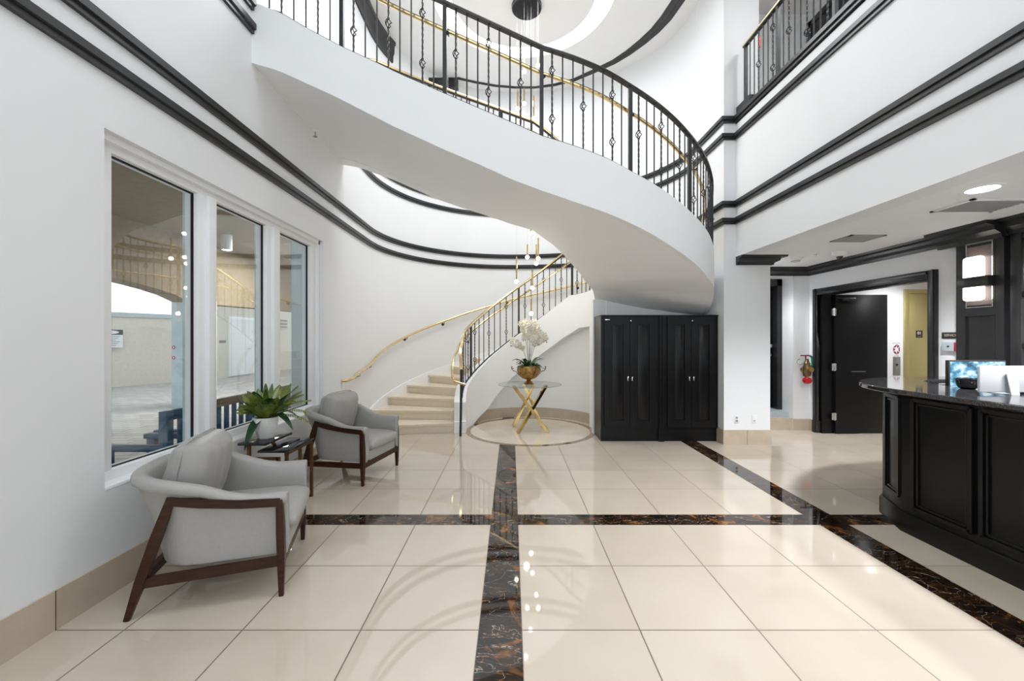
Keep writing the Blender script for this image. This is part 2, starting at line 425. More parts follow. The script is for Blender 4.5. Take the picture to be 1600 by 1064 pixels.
# ------------------------------------------------------------------ floor
def floor():
    b = MB(); uvs = []
    xs = [XL - .02, -.167, .053, 2.494, 2.725, 9.0]; ys = [YB, 3.372, 3.569, 9.3]
    ox = [-.167, 0, .053, 0, 2.725]; oy = [3.372, 0, 3.569]
    for i in range(5):
        for j in range(3):
            dark = i in (1, 3) or j == 1
            q = [(xs[i], ys[j]), (xs[i + 1], ys[j]), (xs[i + 1], ys[j + 1]), (xs[i], ys[j + 1])]
            b.add([(x, y, 0) for x, y in q], [(0, 1, 2, 3)], 1 if dark else 0)
            uvs.append([((x - ox[i]) / .61 + 40, (y - oy[j]) / .61 + 40) for x, y in q])
    me = bpy.data.meshes.new('floor'); me.from_pydata(b.v, [], b.f)
    me.materials.append(M['tile']); me.materials.append(M['marble'])
    ul = me.uv_layers.new(name='UVMap')
    for p in me.polygons:
        p.material_index = b.mi[p.index]
        for k, li in enumerate(p.loop_indices): ul.data[li].uv = uvs[p.index][k]
    o = bpy.data.objects.new('floor', me); COL.objects.link(o); o['kind'] = 'structure'
    s = MB().box(XL - .2, 9, YB, 9.4, -.3, -.01); struct(s, 'floor_slab', 'basetile')
    # round inlay under the table
    d = MB().prism([(CX + .978 * cos(2 * pi * i / 72), CY + .978 * sin(2 * pi * i / 72)) for i in range(72)], -.005, .0016)
    o = struct(d, 'floor_disc', 'basetile')
    o.data.materials[0] = noisy(mat('cream_inlay', rough=.075), (.60, .52, .42), (.66, .58, .475), 3)
    ring = MB()
    for i in range(72):
        a0, a1 = 2 * pi * i / 72, 2 * pi * (i + 1) / 72
        q = [(CX + r * cos(a), CY + r * sin(a)) for r, a in ((.978, a0), (1.06, a0), (1.06, a1), (.978, a1))]
        ring.prism(q, -.004, .002)
    o = struct(ring, 'floor_ring', 'marble')
    o.data.materials[0] = noisy(mat('brown_mosaic', rough=.15), (.14, .09, .05), (.36, .27, .18), 26)
floor()

# ------------------------------------------------------------------ walls
WY0, WY1, WZ0, WZ1 = 2.42, 5.24, .617, 2.727     # window opening
OY0, OY1, OZ0, OZ1 = 3.98, 5.80, 4.30, 6.55      # upper opening where the stair arrives
def walls():
    w = MB(); x0 = XL - .25
    w.box(x0, XL, YB, WY0, -.1, 3.6); w.box(x0, XL, WY1, WY + .01, -.1, 3.6)
    w.box(x0, XL, WY0, WY1, -.1, WZ0); w.box(x0, XL, WY0, WY1, WZ1, 3.6)
    w.box(x0, XL, YB, OY0, 3.6, HC + .05); w.box(x0, XL, OY1, WY + .01, 3.6, HC + .05)
    w.box(x0, XL, OY0, OY1, 3.6, OZ0); w.box(x0, XL, OY0, OY1, OZ1, HC + .05)
    struct(w, 'wall_left', 'wall')
    w = MB().mould(wall_path(), [(0, -.1), (0, HC + .05), (.2, HC + .05), (.2, -.1)]); struct(w, 'wall_back', 'wall')
    # lit corridor beyond the upper opening
    w = MB(); w.box(-5, x0, OY0 - .6, OY1 + .6, OZ0 - .12, OZ0); w.box(-5, x0, OY0 - .6, OY1 + .6, OZ1 + .3, OZ1 + .4)
    w.box(-5.1, -5, OY0 - .6, OY1 + .6, OZ0, OZ1 + .3); w.box(-5, x0, OY0 - .7, OY0 - .6, OZ0, OZ1 + .3); w.box(-5, x0, OY1 + .6, OY1 + .7, OZ0, OZ1 + .3)
    struct(w, 'wall_corridor', 'wall')
    # right: pillar, upper beam and the wall return behind it
    w = MB(); w.box(3.03, 3.2, 5.95, 6.87, 0, 4.62); w.box(3.2, 3.69, 5.95, 6.55, 0, LC + .02); w.box(3.03, 3.53, 5.95, 6.87, 4.62, HC)
    struct(w, 'wall_pillar', 'wall')
    w = MB().box(3.2, 3.42, YB, 5.95, LC, 4.56); struct(w, 'wall_right', 'wall')
    # lower back/right walls
    w = MB(); w.box(4.66, 5.03, 6.90, 7.5, 0, LC); w.box(3.4, 3.72, 6.55, 7.5, 0, LC)
    w.box(3.6, 5.03, 7.42, 7.6, 0, LC); w.box(3.7, 4.70, 6.9, 7.45, LC - .14, LC)
    struct(w, 'wall_alcove', 'wall')
    w = MB(); w.box(4.93, 5.03, 6.69, 6.9, 0, LC); w.box(4.93, 5.03, 4.915, 6.69, 2.21, LC); w.box(4.93, 5.03, 4.05, 4.915, 0, LC); w.box(4.93, 5.03, YB, 4.05, 0, LC)
    struct(w, 'wall_reception', 'wall')
    w = MB(); w.box(5.03, 8.6, 6.95, 7.1, 0, LC); w.box(8.5, 8.6, 3.2, 6.95, 0, LC); w.box(5.03, 8.6, 3.1, 3.2, 0, LC)
    struct(w, 'wall_elevator', 'wall')
    # wall behind the tall cupboards, under the stair
    w = MB().box(1.295, 3.03, 6.605, 6.72, 0, 2.13); struct(w, 'wall_closet', 'wall')
    # upper storey behind the balcony
    w = MB(); w.box(3.53, 6.2, 7.0, 7.15, 4.5, HC); w.box(4.95, 5.1, YB, 7.0, 4.5, HC); struct(w, 'wall_upper', 'wall')
    w = MB(); w.box(3.42, 6.2, YB, 7.0, 4.4, 4.56); struct(w, 'floor_upper', 'basetile')
walls()

def ceilings():
    c = MB()                                        # high ceiling with the ring-shaped recess
    rx, ry, R1, R2 = .19, 6.62, 1.46, 1.15
    X0, X1, Y0, Y1 = -5.2, 6.2, YB, 10.2
    n = 96; vs = []; 
    for i in range(n):
        a = 2 * pi * i / n; ca, sa = cos(a), sin(a)
        t = min((X1 - rx) / ca if ca > 1e-9 else ((X0 - rx) / ca if ca < -1e-9 else 1e9), (Y1 - ry) / sa if sa > 1e-9 else ((Y0 - ry) / sa if sa < -1e-9 else 1e9))
        vs += [(rx + R1 * ca, ry + R1 * sa, HC), (rx + t * ca, ry + t * sa, HC), (rx + t * ca, ry + t * sa, HC + .3), (rx + R1 * ca, ry + R1 * sa, HC + .3)]
    fs = []
    for i in range(n):
        a, b = 4 * i, 4 * ((i + 1) % n)
        for k in range(4): fs.append((a + k, a + (k + 1) % 4, b + (k + 1) % 4, b + k))
    c.add(vs, fs)
    # corner fillers of the rectangle
    c.box(X0, X1, Y0 - .05, Y1, HC + .3, HC + .4)
    struct(c, 'ceiling', 'ceiling')
    d = MB().lathe([(0, HC - .02), (R2, HC - .02), (R2, HC + .10), (R2 - .12, HC + .10), (R2 - .12, HC + .29), (0, HC + .29)], (rx, ry, 0), 96); struct(d, 'ceiling_disc', 'ceiling')
    e = MB().lathe([(R2 - .11, HC + .15), (R1 - .005, HC + .15), (R1 - .005, HC + .17), (R2 - .11, HC + .17), (R2 - .11, HC + .15)], (rx, ry, 0), 96, cap=False)
    t = e.build('cove_light', 'cove', None, origin=(rx, ry, HC), loc=(rx, ry, HC)); tag(t, 'large glowing ring of cove light in the domed stairwell ceiling', 'ceiling light')
    low = MB(); low.box(3.42, 9, YB, 6.9, LC, 4.4); low.box(3.42, 4.93, 6.9, 7.6, LC, 4.4); low.box(3.2, 3.42, 5.95, 6.9, LC, 4.4); low.box(5.03, 9, 6.9, 7.1, LC, 4.4)
    struct(low, 'ceiling_low', 'ceiling')
ceilings()

# ------------------------------------------------------------------ mouldings
def band(path, z0, h, d=.045, side=1):
    """two-step black picture moulding"""
    return MB().mould(path, [(0, z0), (side * d * .6, z0), (side * d * .6, z0 + h * .38), (side * d, z0 + h * .45), (side * d, z0 + h), (0, z0 + h)])
def trims():
    n = [0]
    def T(mb, m='black'):
        n[0] += 1; struct(mb, 'trim_%d' % n[0], m)
    lw = [(XL, YB), (XL, WY)] + wall_path(180, 0)[1:]
    lw2 = lw[:]
    for z in (3.045, 3.275): T(band(lw2, z, .085, .045, -1))
    for z in (4.27, 4.485): T(band([(XL, YB), (XL, 3.79)], z, .09, .045, -1))
    for z in (4.19, 4.42): T(band([(XL, 5.9), (XL, WY)] + wall_path(180, 60)[1:], z, .085, .04, -1))
    # right: along the wall, round the pillar and along the beam
    for z in (3.135, 3.375): T(band([(3.03, 6.85), (3.03, 5.95), (3.2, 5.95), (3.2, YB)], z, .085, .045, -1))
    for z in (4.335,): T(band(wall_path(34, 0) + [(3.03, 5.95), (3.2, 5.95), (3.2, YB)], z, .085, .045, -1))
    T(band(wall_path(34, 0) + [(3.03, 5.95), (3.2, 5.95), (3.2, YB)], 4.575, .085, .05, -1))
    # crown of the stairwell ceiling
    px = [(1110, -60), (1092, -30), (1071, 0), (1049, 31), (1030, 51), (1008.5, 69), (985, 86), (961.6, 100), (930, 114), (899, 127), (868, 134.5), (836, 138.6), (805, 138.6), (774, 136), (742.6, 130.5), (714, 124)]
    cp = [((a - 799) * 5.43 / (530 - y), 652 * 5.43 / (530 - y)) for a, y in px]
    b = MB(); k = len(cp); vs = []
    P = [Vector((x, y, 0)) for x, y in cp]
    for i in range(k):
        t = (P[min(i + 1, k - 1)] - P[max(i - 1, 0)]).normalized(); nn = Vector((-t.y, t.x, 0))
        if nn.dot(Vector((0, 6.6, 0)) - P[i]) < 0: nn = -nn
        f = 1 - i / (k - 1); d = .055 + .15 * min(1, max(0, (f - .30) / .5)); h = d * .25
        for o, z in ((0, -.02), (d * .4, -.02), (d * .45, -.02 + h * .15), (d * .75, -.012), (d, -.008), (d, .01), (0, .01)):
            q = P[i] + nn * o; vs.append((q.x, q.y, HC + z))
    fs = []
    for i in range(k - 1):
        for j in range(7): fs.append((i * 7 + j, i * 7 + (j + 1) % 7, (i + 1) * 7 + (j + 1) % 7, (i + 1) * 7 + j))
    fs += [tuple(reversed(range(7))), tuple((k - 1) * 7 + j for j in range(7))]
    b.add(vs, fs)
    x, y = cp[-1]; b.box(x - .17, x + .02, y - .03, y + .10, HC - .20, HC)
    T(b)
    T(MB().box(-1.95, -1.33, 8.5, 8.62, HC - .27, HC - .12))
    T(MB().mould([(XL, 5.0), (XL, WY)] + wall_path(180, 159)[1:], [(0, HC - .36), (-.03, HC - .36), (-.035, HC - .24), (-.055, HC - .2), (-.06, HC - .08), (-.085, HC - .05), (-.085, HC), (0, HC)]))
    # crown on the pillar top and along the low ceiling
    def crown(path, d=.15, h=.13, side=-1):
        z = LC
        return MB().mould(path, [(0, z - h), (side * d * .2, z - h), (side * d * .25, z - h * .75), (side * d * .55, z - h * .55), (side * d * .6, z - h * .3), (side * d * .95, z - h * .2), (side * d, z), (0, z)])
    T(crown([(3.2, 5.95), (3.69, 5.95), (3.69, 6.9)], .16, .12))
    T(crown([(3.72, 6.9), (4.66, 6.9), (4.93, 6.9), (4.93, 4.56)]))
    T(crown([(4.86, 4.72), (4.86, 4.10)], .20, .17))
    T(crown([(4.9, 4.10), (4.9, YB)], .15, .15))
    # casing of the double doorway
    def casing(y0, y1, zt, x, w=.1):
        b = MB()
        for yy in (y0 - w, y1): b.bbox(x - .035, x + .13, yy, yy + w, 0, zt + w, .008); b.box(x - .05, x - .03, yy + .02, yy + .045, 0, zt + w)
        b.bbox(x - .035, x + .13, y0, y1, zt, zt + w, .008); b.box(x - .05, x - .03, y0, y1, zt + .055, zt + .08)
        b.bbox(x - .04, x + .1, y1 - .005, y1 + w + .005, 0, .19, .004)
        return b
    T(casing(4.915, 6.69, 2.21, 4.93))
    # black door frame in the alcove with its plinth
    b = MB(); b.box(4.575, 4.66, 7.18, 7.42, .19, LC - .13); b.box(3.72, 4.66, 7.18, 7.42, 2.42, LC - .14); T(b)
    b = MB(); b.box(3.72, 4.66, 7.0, 7.42, .19, .29); T(b, 'greybox')
    b = MB(); b.box(3.72, 4.66, 6.92, 7.42, 0, .19); T(b, 'basetile')
    # stone base courses
    def base(path, h, d=.012, side=-1):
        return MB().mould(path, [(0, 0), (side * d, 0), (side * d, h), (0, h)])
    nb = [0]
    def B(name, path, h, side=-1): struct(base(path, h, .012, side), 'baseboard_' + name, 'basetile')
    B('left', [(XL, YB), (XL, 6.35)], .205)
    B('pillar', [(3.03, 6.5), (3.03, 5.95), (3.69, 5.95), (3.69, 6.55)], .207)
    B('alcove', [(3.72, 6.92), (4.66, 6.92)], .186)
    B('back', [(4.66, 6.9), (4.93, 6.9), (4.93, 6.79)], .186)
    # base course joints
    w = MB()
    for y in (2.15, 1.24, .33): w.box(XL + .0115, XL + .0135, y - .002, y + .002, 0, .205)
    for x in (3.36,): w.box(x - .002, x + .002, 5.936, 5.94, 0, .207)
    struct(w, 'baseboard_joints', 'darkbrass')
trims()

# ------------------------------------------------------------------ window
def window():
    xg = XL - .14
    f = MB()
    X0, X1 = XL - .20, XL - .09
    f.bbox(X0, X1, WY0, WY1, WZ0, WZ0 + .085, .006); f.bbox(X0, X1, WY0, WY1, WZ1 - .085, WZ1, .006)
    panes = [(2.56, 3.267), (3.468, 4.18), (4.405, 5.094)]
    ed = [WY0] + [c for p in panes for c in p] + [WY1]
    for a, b in ((ed[0], ed[1]), (ed[2], ed[3]), (ed[4], ed[5]), (ed[6], ed[7])):
        f.bbox(X0, X1, a, b, WZ0 + .08, WZ1 - .08, .006)
    for a, b in ((ed[2], ed[3]), (ed[4], ed[5])): f.bbox(X1 - .01, X1 + .035, a + .07, b - .045, WZ0 + .08, WZ1 - .08, .006)
    w = struct(f, 'window_1', 'white')
    def sub(mb, name, m): o = mb.build(name, m, w, origin=(0, 0, 0)); return o
    for a, b in panes:
        sub(MB().box(xg - .003, xg + .003, a - .01, b + .01, WZ0 + .07, WZ1 - .07), 'window_pane', 'glass')
        g = MB()
        g.box(xg - .006, xg + .012, b - .008, b + .002, WZ0 + .08, WZ1 - .08); g.box(xg - .006, xg + .012, a, b, WZ1 - .093, WZ1 - .083); g.box(xg - .006, xg + .012, a, b, WZ0 + .083, WZ0 + .091)
        sub(g, 'window_gasket', 'blackmatte')
    # sill board and head trim inside the recess
    s = MB(); s.bbox(XL - .1, XL + .002, WY0 + .002, WY1 - .002, WZ0 - .0, WZ0 + .022, .003); sub(s, 'window_sill', 'white')
    s = MB(); s.box(XL - .1, XL - .045, WY0, WY1, WZ1 - .04, WZ1); s.box(XL - .1, XL - .045, WY1 - .03, WY1, WZ0, WZ1); sub(s, 'window_stop', 'white')
    # concrete fins outside
    o = MB()
    for b, d, t in ((3.285, -.022, .16), (4.20, -.025, .18), (5.112, .085, .3)): o.box(XL - .25 - d, XL - .2, b, b + t, 0, 3.6)
    for z in (.75, 1.45, 2.1): o.box(XL - .336, XL - .2, 5.109, 5.113, z, z + .01)
    struct(o, 'wall_fins', 'bluegrey')
window()

# ------------------------------------------------------------------ staircase
def arcsolid(us, r0, r1, zb, zt):
    """solid between radii r0/r1 and heights zb(u)/zt(u) (callables of u)"""
    b = MB(); vs = []
    R0 = r0 if callable(r0) else (lambda u: r0); R1 = r1 if callable(r1) else (lambda u: r1)
    for u in us:
        a, c = plan(u, R0(u)), plan(u, R1(u))
        vs += [(a[0], a[1], zb(u)), (c[0], c[1], zb(u)), (c[0], c[1], zt(u)), (a[0], a[1], zt(u))]
    fs = []
    for i in range(len(us) - 1):
        for k in range(4): fs.append((4 * i + k, 4 * i + (k + 1) % 4, 4 * i + 4 + (k + 1) % 4, 4 * i + 4 + k))
    n = 4 * (len(us) - 1)
    fs += [(3, 2, 1, 0), (n, n + 1, n + 2, n + 3)]
    return b.add(vs, fs)
NR1, H1 = 13, .155
U0, U1 = 189., 44.
ZL = NR1 * H1
NR2 = 15; H2 = (4.30 - ZL) / NR2
NICHE = [(192, 0), (158, 0), (136, .212), (106.2, .771), (72.9, 1.257), (51.9, 1.524), (31.4, 1.706), (12, 1.72)]
def staircase():
    S = thing('curved_staircase', 'white curved staircase with cream stone steps sweeping up to the upper floor', 'staircase', (CX, CY, 0))
    # flight one
    du = (U0 - U1) / (NR1 - 1)
    for i in range(NR1 - 1):
        ua, ub = U0 - i * du, U0 - (i + 1) * du
        us = [ua + 1.3, ua, (ua * 2 + ub) / 3, (ua + ub * 2) / 3, ub]
        z = (i + 1) * H1
        b = arcsolid(us[1:], RI1 - .005, lambda u: wall_r(u, .004), lambda u: max(0.0, z - H1 - .03), lambda u: z - .03)
        o = b.build('step', 'travertine', S)
        t = arcsolid([us[0], us[2], us[3], ub - .4], RI1 - .005, lambda u: wall_r(u, .004), lambda u: z - .032, lambda u: z)
        t.build('tread', 'travertine', o)
    b = arcsolid(stations(U1, 0, 4), RI1 - .005, lambda u: wall_r(u, .004) if u > 8 else min(RO0, wall_r(u, .004)), lambda u: ZL - .05, lambda u: ZL); b.build('landing', 'travertine', S)
    # flight two
    us = stations(0, -146, 1.); acc = [0]
    for a, c in zip(us, us[1:]):
        p, q = plan(a, 1.9), plan(c, 1.9); acc.append(acc[-1] + hypot(p[0] - q[0], p[1] - q[1]))
    def at(s):
        for i in range(len(us) - 1):
            if acc[i + 1] >= s: return us[i] + (us[i + 1] - us[i]) * (s - acc[i]) / (acc[i + 1] - acc[i])
        return us[-1]
    ds = acc[-1] / NR2
    for i in range(NR2):
        ua, ub = at(i * ds), at((i + 1) * ds)
        z = ZL + (i + 1) * H2
        b = arcsolid([ua, (ua + ub) / 2, ub], RI1 - .005, RO0 + .005, lambda u: z - .085, lambda u: z - .03); o = b.build('step', 'travertine', S)
        t = arcsolid([ua + .6, (ua + ub) / 2, ub], RI1 - .005, RO0 + .005, lambda u: z - .031, lambda u: z); t.build('tread', 'travertine', o)
    arcsolid(stations(-146, -150, 2), RI1 - .005, RO0 + .005, lambda u: 4.15, lambda u: 4.30).build('landing', 'travertine', S)
    # stringers
    inner = arcsolid(stations(188, 12, 2), RI0, RI1, lambda u: lerp(NICHE, u), zci); inner.build('inner_stringer', 'white', S, ang=50)
    inner = arcsolid(stations(12, -14, 2), RI0, RI1, lambda u: 0, zci); inner.build('stringer_pier', 'white', S, ang=50)
    inner = arcsolid(stations(-14, -150, 2), RI0, RI1, lambda u: zs(u) + soff_in(u), zci); inner.build('inner_stringer', 'white', S, ang=50)
    outer = arcsolid(stations(0, -150, 2), RO0, lambda u: min(RO1, wall_r(u, .004) if u > -20 else 9), zs, zc); outer.build('outer_stringer', 'white', S, ang=50)
    # soffit: ruled slab between the stringers
    b = MB(); uu = stations(44, -150, 2); vs = []
    for u in uu:
        a, c = plan(u, RI0 + .01), plan(u, min(RO1 - .005, wall_r(u, .006) if u > -20 else 9))
        zi = zs(u) + soff_in(u)
        vs += [(a[0], a[1], zi), (c[0], c[1], zs(u)), (c[0], c[1], zs(u) + .1), (a[0], a[1], zi + .1)]
    fs = []
    for i in range(len(uu) - 1):
        for k in range(4): fs.append((4 * i + k, 4 * i + (k + 1) % 4, 4 * i + 4 + (k + 1) % 4, 4 * i + 4 + k))
    n = 4 * (len(uu) - 1); fs += [(3, 2, 1, 0), (n, n + 1, n + 2, n + 3)]
    b.add(vs, fs).build('soffit', 'white', S, ang=50)
    # wall-side skirting of flight one
    nose = lambda u: H1 * ((U0 - u) / ((U0 - U1) / (NR1 - 1)) + 1)
    sk = arcsolid(stations(194, U1, 3), lambda u: wall_r(u, .022), lambda u: wall_r(u, .002), lambda u: max(0, nose(u) - .35), lambda u: max(.16, nose(u) + .07)); sk.build('skirting', 'white', S, ang=50)
    # niche lining under flight one
    arcsolid(stations(160, 10, 3), RI1 - .05, RI1 - .008, lambda u: 0, lambda u: lerp(NICHE, u) + .04).build('niche_panel', 'wall', S, ang=50)
    arcsolid(stations(152, 12, 3), RI1 - .062, RI1 - .05, lambda u: 0, lambda u: min(.185, lerp(NICHE, u) + .02)).build('niche_base', 'basetile', S, ang=50)
    # foot block of the stringer
    b = arcsolid(stations(191.5, 187, 1.5), RI0, RI1 + .004, lambda u: 0, lambda u: .18); b.build('foot_block', 'white', S)
staircase()

# ------------------------------------------------------------------ railings
def baluster_mesh(kind, h):
    b = MB(); r = .0075
    if kind == 'P': b.tube([(0, 0, 0), (0, 0, h)], r, 8)
    else:
        ks = [h * .5] if kind == 'S' else [h * .24, h * .78]
        # twisted square bar, interrupted by baskets
        cuts = [0] + [c for k in ks for c in (k - .042, k + .042)] + [h]
        for i in range(0, len(cuts), 2):
            z0, z1 = cuts[i], cuts[i + 1]; n = max(4, int((z1 - z0) / .018)); vs = []; fs = []
            for j in range(n + 1):
                z = z0 + (z1 - z0) * j / n; e = min(z - z0, z1 - z) ; a = (z * 26) if True else 0
                for q in range(4): vs.append((.0100 * cos(a + q * pi / 2), .0100 * sin(a + q * pi / 2), z))
            for j in range(n):
                for q in range(4): fs.append((4 * j + q, 4 * j + (q + 1) % 4, 4 * j + 4 + (q + 1) % 4, 4 * j + 4 + q))
            fs += [(3, 2, 1, 0), (4 * n, 4 * n + 1, 4 * n + 2, 4 * n + 3)]
            b.add(vs, fs)
        for k in ks:
            for q in range(4):
                pth = []
                for j in range(9):
                    t = j / 8; rr = .004 + .026 * sin(pi * t) ** 1.0; a = q * pi / 2 + t * pi * .9
                    pth.append((rr * cos(a), rr * sin(a), k - .045 + .09 * t))
                b.tube(pth, .0045, 6)
            for zz in (k - .043, k + .043): b.sphere((0, 0, zz), .0135, 8, 5, (1, 1, .7))
    return b
BH = .90
_bm = {}
def bal(kind, h, parent, loc):
    key = (kind, round(h, 3))
    nm = {'P': 'baluster', 'S': 'basket_baluster', 'D': 'double_basket_baluster', 'N': 'post'}[kind]
    if key not in _bm:
        if kind == 'N': mb = MB().box(-.019, .019, -.019, .019, 0, h)
        else: mb = baluster_mesh(kind, h)
        _bm[key] = mb.mesh(nm, M['iron'], ang=30)
    o = bpy.data.objects.new(nm, _bm[key]); COL.objects.link(o); o.parent = parent
    w = parent['_w']; o.location = (loc[0] - w[0], loc[1] - w[1], loc[2] - w[2]); return o
RECT = lambda w, h: [(-w / 2, -h / 2), (w / 2, -h / 2), (w / 2 , h / 2), (-w / 2, h / 2)]
CAPR = [(-.026, -.012), (.026, -.012), (.028, .004), (.02, .016), (-.02, .016), (-.028, .004)]
def pat(k):      # members between posts: every third a basket, alternating single and double
    return 'P' if k % 3 != 1 else ('D' if ((k - 1) // 3) % 2 == 0 else 'S')

def bracket(mb, p, q):
    """handrail bracket from rail underside p to support point q"""
    p, q = Vector(p), Vector(q); d = q - p
    mb.tube([p, p + Vector((0, 0, -.035)), p + d * .4 + Vector((0, 0, -.05)), q + Vector((0, 0, -.05))], .007, 6)
    mb.sphere(q + Vector((0, 0, -.05)), .018, 8, 6)

def front_railing():
    r = 2.71
    us = stations(-12, -150, .5); acc = [0]
    for a, c in zip(us, us[1:]):
        p, q = plan(a, r), plan(c, r); acc.append(acc[-1] + hypot(p[0] - q[0], p[1] - q[1]))
    def u_at(s):
        for i in range(len(us) - 1):
            if acc[i + 1] >= s: return us[i] + (us[i + 1] - us[i]) * (s - acc[i]) / (acc[i + 1] - acc[i])
        return us[-1]
    def s_at(u):
        for i in range(len(us) - 1):
            if us[i + 1] <= u: return acc[i] + (acc[i + 1] - acc[i]) * (us[i] - u) / (us[i] - us[i + 1])
    p0 = plan(-90, r); base = (p0[0], p0[1], zc(-90))
    T = thing('stair_railing', 'black wrought iron railing along the front edge of the upper curved flight', 'railing', base)
    s0 = s_at(-90.1); st = .1065
    k = -int((s0 - .03) / st)
    end = acc[-1]
    while s0 + k * st < end - .03:
        s = s0 + k * st; u = u_at(s); x, y = plan(u, r); z = zc(u)
        kk = k % 9
        if kk == 0: bal('N', BH + .005, T, (x, y, z))
        else:
            # walking up the flight: order runs against the px order, mirror it
            m = (9 - kk) + 9 * (-(k // 9) - 1)
            bal(pat_front(m), BH, T, (x, y, z))
        k += 1
    top = [(*plan(u, r), zc(u) + BH) for u in us]
    smooth_rail(top); MB().sweep(top, [(-.024, -.014), (.024, -.014), (.026, .006), (.016, .02), (-.016, .02), (-.026, .006)]).build('top_rail', 'black', T)
    bot = [(*plan(u, r), zc(u) + .006) for u in us]; MB().sweep(bot, RECT(.022, .02)).build('bottom_rail', 'iron', T)
    hr = [(*plan(u, r - .085), zc(u) + .70) for u in us]; smooth_rail(hr); MB().tube(hr, .021, 10).build('handrail', 'brass', T)
    for u in (-21, -45, -69, -89.5, -110.9, -132.2):
        b = MB(); a, c = plan(u, r - .085), plan(u, r - .01); bracket(b, (*a, zc(u) + .69), (*c, zc(u) + .68)); b.build('rail_bracket', 'iron', T)
def pat_front(m):
    m9 = m % 9; n = m // 9
    if m9 not in (1, 4, 7): return 'P'
    i = n * 3 + (0 if m9 == 1 else 1 if m9 == 4 else 2)
    return 'D' if i % 2 == 0 else 'S'
def smooth_rail(path, it=14):
    for _ in range(it):
        z = [p[2] for p in path]
        for i in range(1, len(path) - 1): path[i] = (path[i][0], path[i][1], (z[i - 1] + 2 * z[i] + z[i + 1]) / 4)

def inner_railing():
    r = 1.115
    x0, y0 = -.788, 6.46
    T = thing('stair_railing', 'black iron railing with brass top rail spiralling up the inner edge of the stair', 'railing', (x0, y0, 0))
    posts = [156, 98.5, 43.5, -12, -63]
    # newel standing on the floor before the first step
    b = MB(); b.tube([(x0, y0, 0), (x0 + .005, y0 + .01, .35), (x0 + .012, y0, .7), (x0 + .012, y0, 1.06)], .019, 10); b.build('newel_post', 'iron', T)
    for a, c in zip([185] + posts, posts + [None]):
        if c is None: break
        n = 9 if a != 185 else 5
        for i in range(n):
            u = a + (c - a) * i / n
            if a == 185 and i == 0: continue
            x, y = plan(u, r); bal('N' if i == 0 else pat(i + (0 if posts.index(c) % 2 else 9)), BH, T, (x, y, zci(u)))
    # arc -63..-90 then straight
    us = stations(-63, -150, .5); acc = [0]
    for a, c in zip(us, us[1:]):
        p, q = plan(a, r), plan(c, r); acc.append(acc[-1] + hypot(p[0] - q[0], p[1] - q[1]))
    s = 0; k = 0
    while s < acc[-1] - .03:
        i = max(j for j in range(len(acc)) if acc[j] <= s + 1e-9); u = us[i]
        x, y = plan(u, r); bal('N' if k % 9 == 0 else pat(k), BH, T, (x, y, zci(u))); k += 1; s = k * .11
    us = stations(184, -150, 1.)
    bot = [(*plan(u, r), zci(u) + .006) for u in us]; MB().sweep(bot, RECT(.022, .02)).build('bottom_rail', 'iron', T)
    top = [(*plan(u, r), zci(u) + BH) for u in stations(186, -150, 1.)]; smooth_rail(top, 10)
    lead = [(x0 + .012, y0 - .01, 1.03), (x0 + .006, y0 + .02, 1.11), (x0 - .015, y0 + .10, 1.25), (x0 - .02, y0 + .2, 1.37)]
    full = lead + top
    MB().sweep(full, [(-.024, -.012), (.024, -.012), (.027, .006), (.018, .019), (-.018, .019), (-.027, .006)]).build('top_rail', 'brass', T)
    MB().sweep([(x, y, z - .02) for x, y, z in full[1:]], RECT(.026, .014)).build('rail_core', 'iron', T)
    rh = r + .09
    hr = [(*plan(u, rh), zci(u) + .70) for u in stations(180, -150, 1.5)]; smooth_rail(hr, 10)
    lead = [(-.70, 6.40, .80), (-.78, 6.42, .82), (-.89, 6.44, .85), (-.915, 6.47, .90), (-.925, 6.52, 1.0), (-.93, 6.62, 1.14), (-.92, 6.76, 1.24)]
    MB().tube(lead + hr, .0195, 10).build('handrail', 'brass', T)
    for u in (160, 98.5, 43.5, -12, -63):
        b = MB(); a, c = plan(u, rh), plan(u, r + .01); bracket(b, (*a, zci(u) + .69), (*c, zci(u) + .68)); b.build('rail_bracket', 'iron', T)

def wall_rail():
    R = WR - .075
    WZ = [(182, 1.08), (175.5, 1.20), (149.9, 1.57), (126.9, 1.882), (114.2, 2.068), (102.4, 2.214), (86.4, 2.42), (53.6, 2.746), (40, 2.80), (20, 2.82)]
    def p(a):
        aa = radians(a); return ((R if cos(aa) < 0 else WA - .075) * cos(aa), WY + R * sin(aa))
    pts = [(-2.35, 5.80, .925), (-2.30, 5.81, .925), (-2.283, 5.86, .928), (-2.28, 5.97, .935), (-2.281, 6.06, .95), (-2.283, 6.16, .985), (-2.285, 6.4, 1.02), (-2.285, 6.65, 1.06)]
    us = [180 - i * 2 for i in range(81)]
    tail = [(*p(a), lerp(WZ, a)) for a in us]; smooth_rail(tail, 12); path = pts + tail
    T = thing('wall_handrail', 'brass handrail on black brackets along the curved stairwell wall', 'handrail', (-2.288, 5.84, .93))
    MB().tube(path, .023, 12).build('rail', 'brass', T)
    def br(x, y, z, nx, ny):
        b = MB(); b.tube([(x, y, z - .012), (x, y, z - .05), (x + nx * .04, y + ny * .04, z - .065), (x + nx * .068, y + ny * .068, z - .065)], .007, 6)
        c = Vector((x + nx * .062, y + ny * .062, z - .065)); d = Vector((nx, ny, 0))
        b.tube([c, c + d * .012], .03, 12); b.build('bracket', 'iron', T)
    br(-2.285, 6.30, 1.0, -1, 0); br(-2.285, 6.80, 1.10, -1, 0)
    for a in (150.5, 127.5, 92, 62): x, y = p(a); br(x, y, lerp(WZ, a), cos(radians(a)), sin(radians(a)))

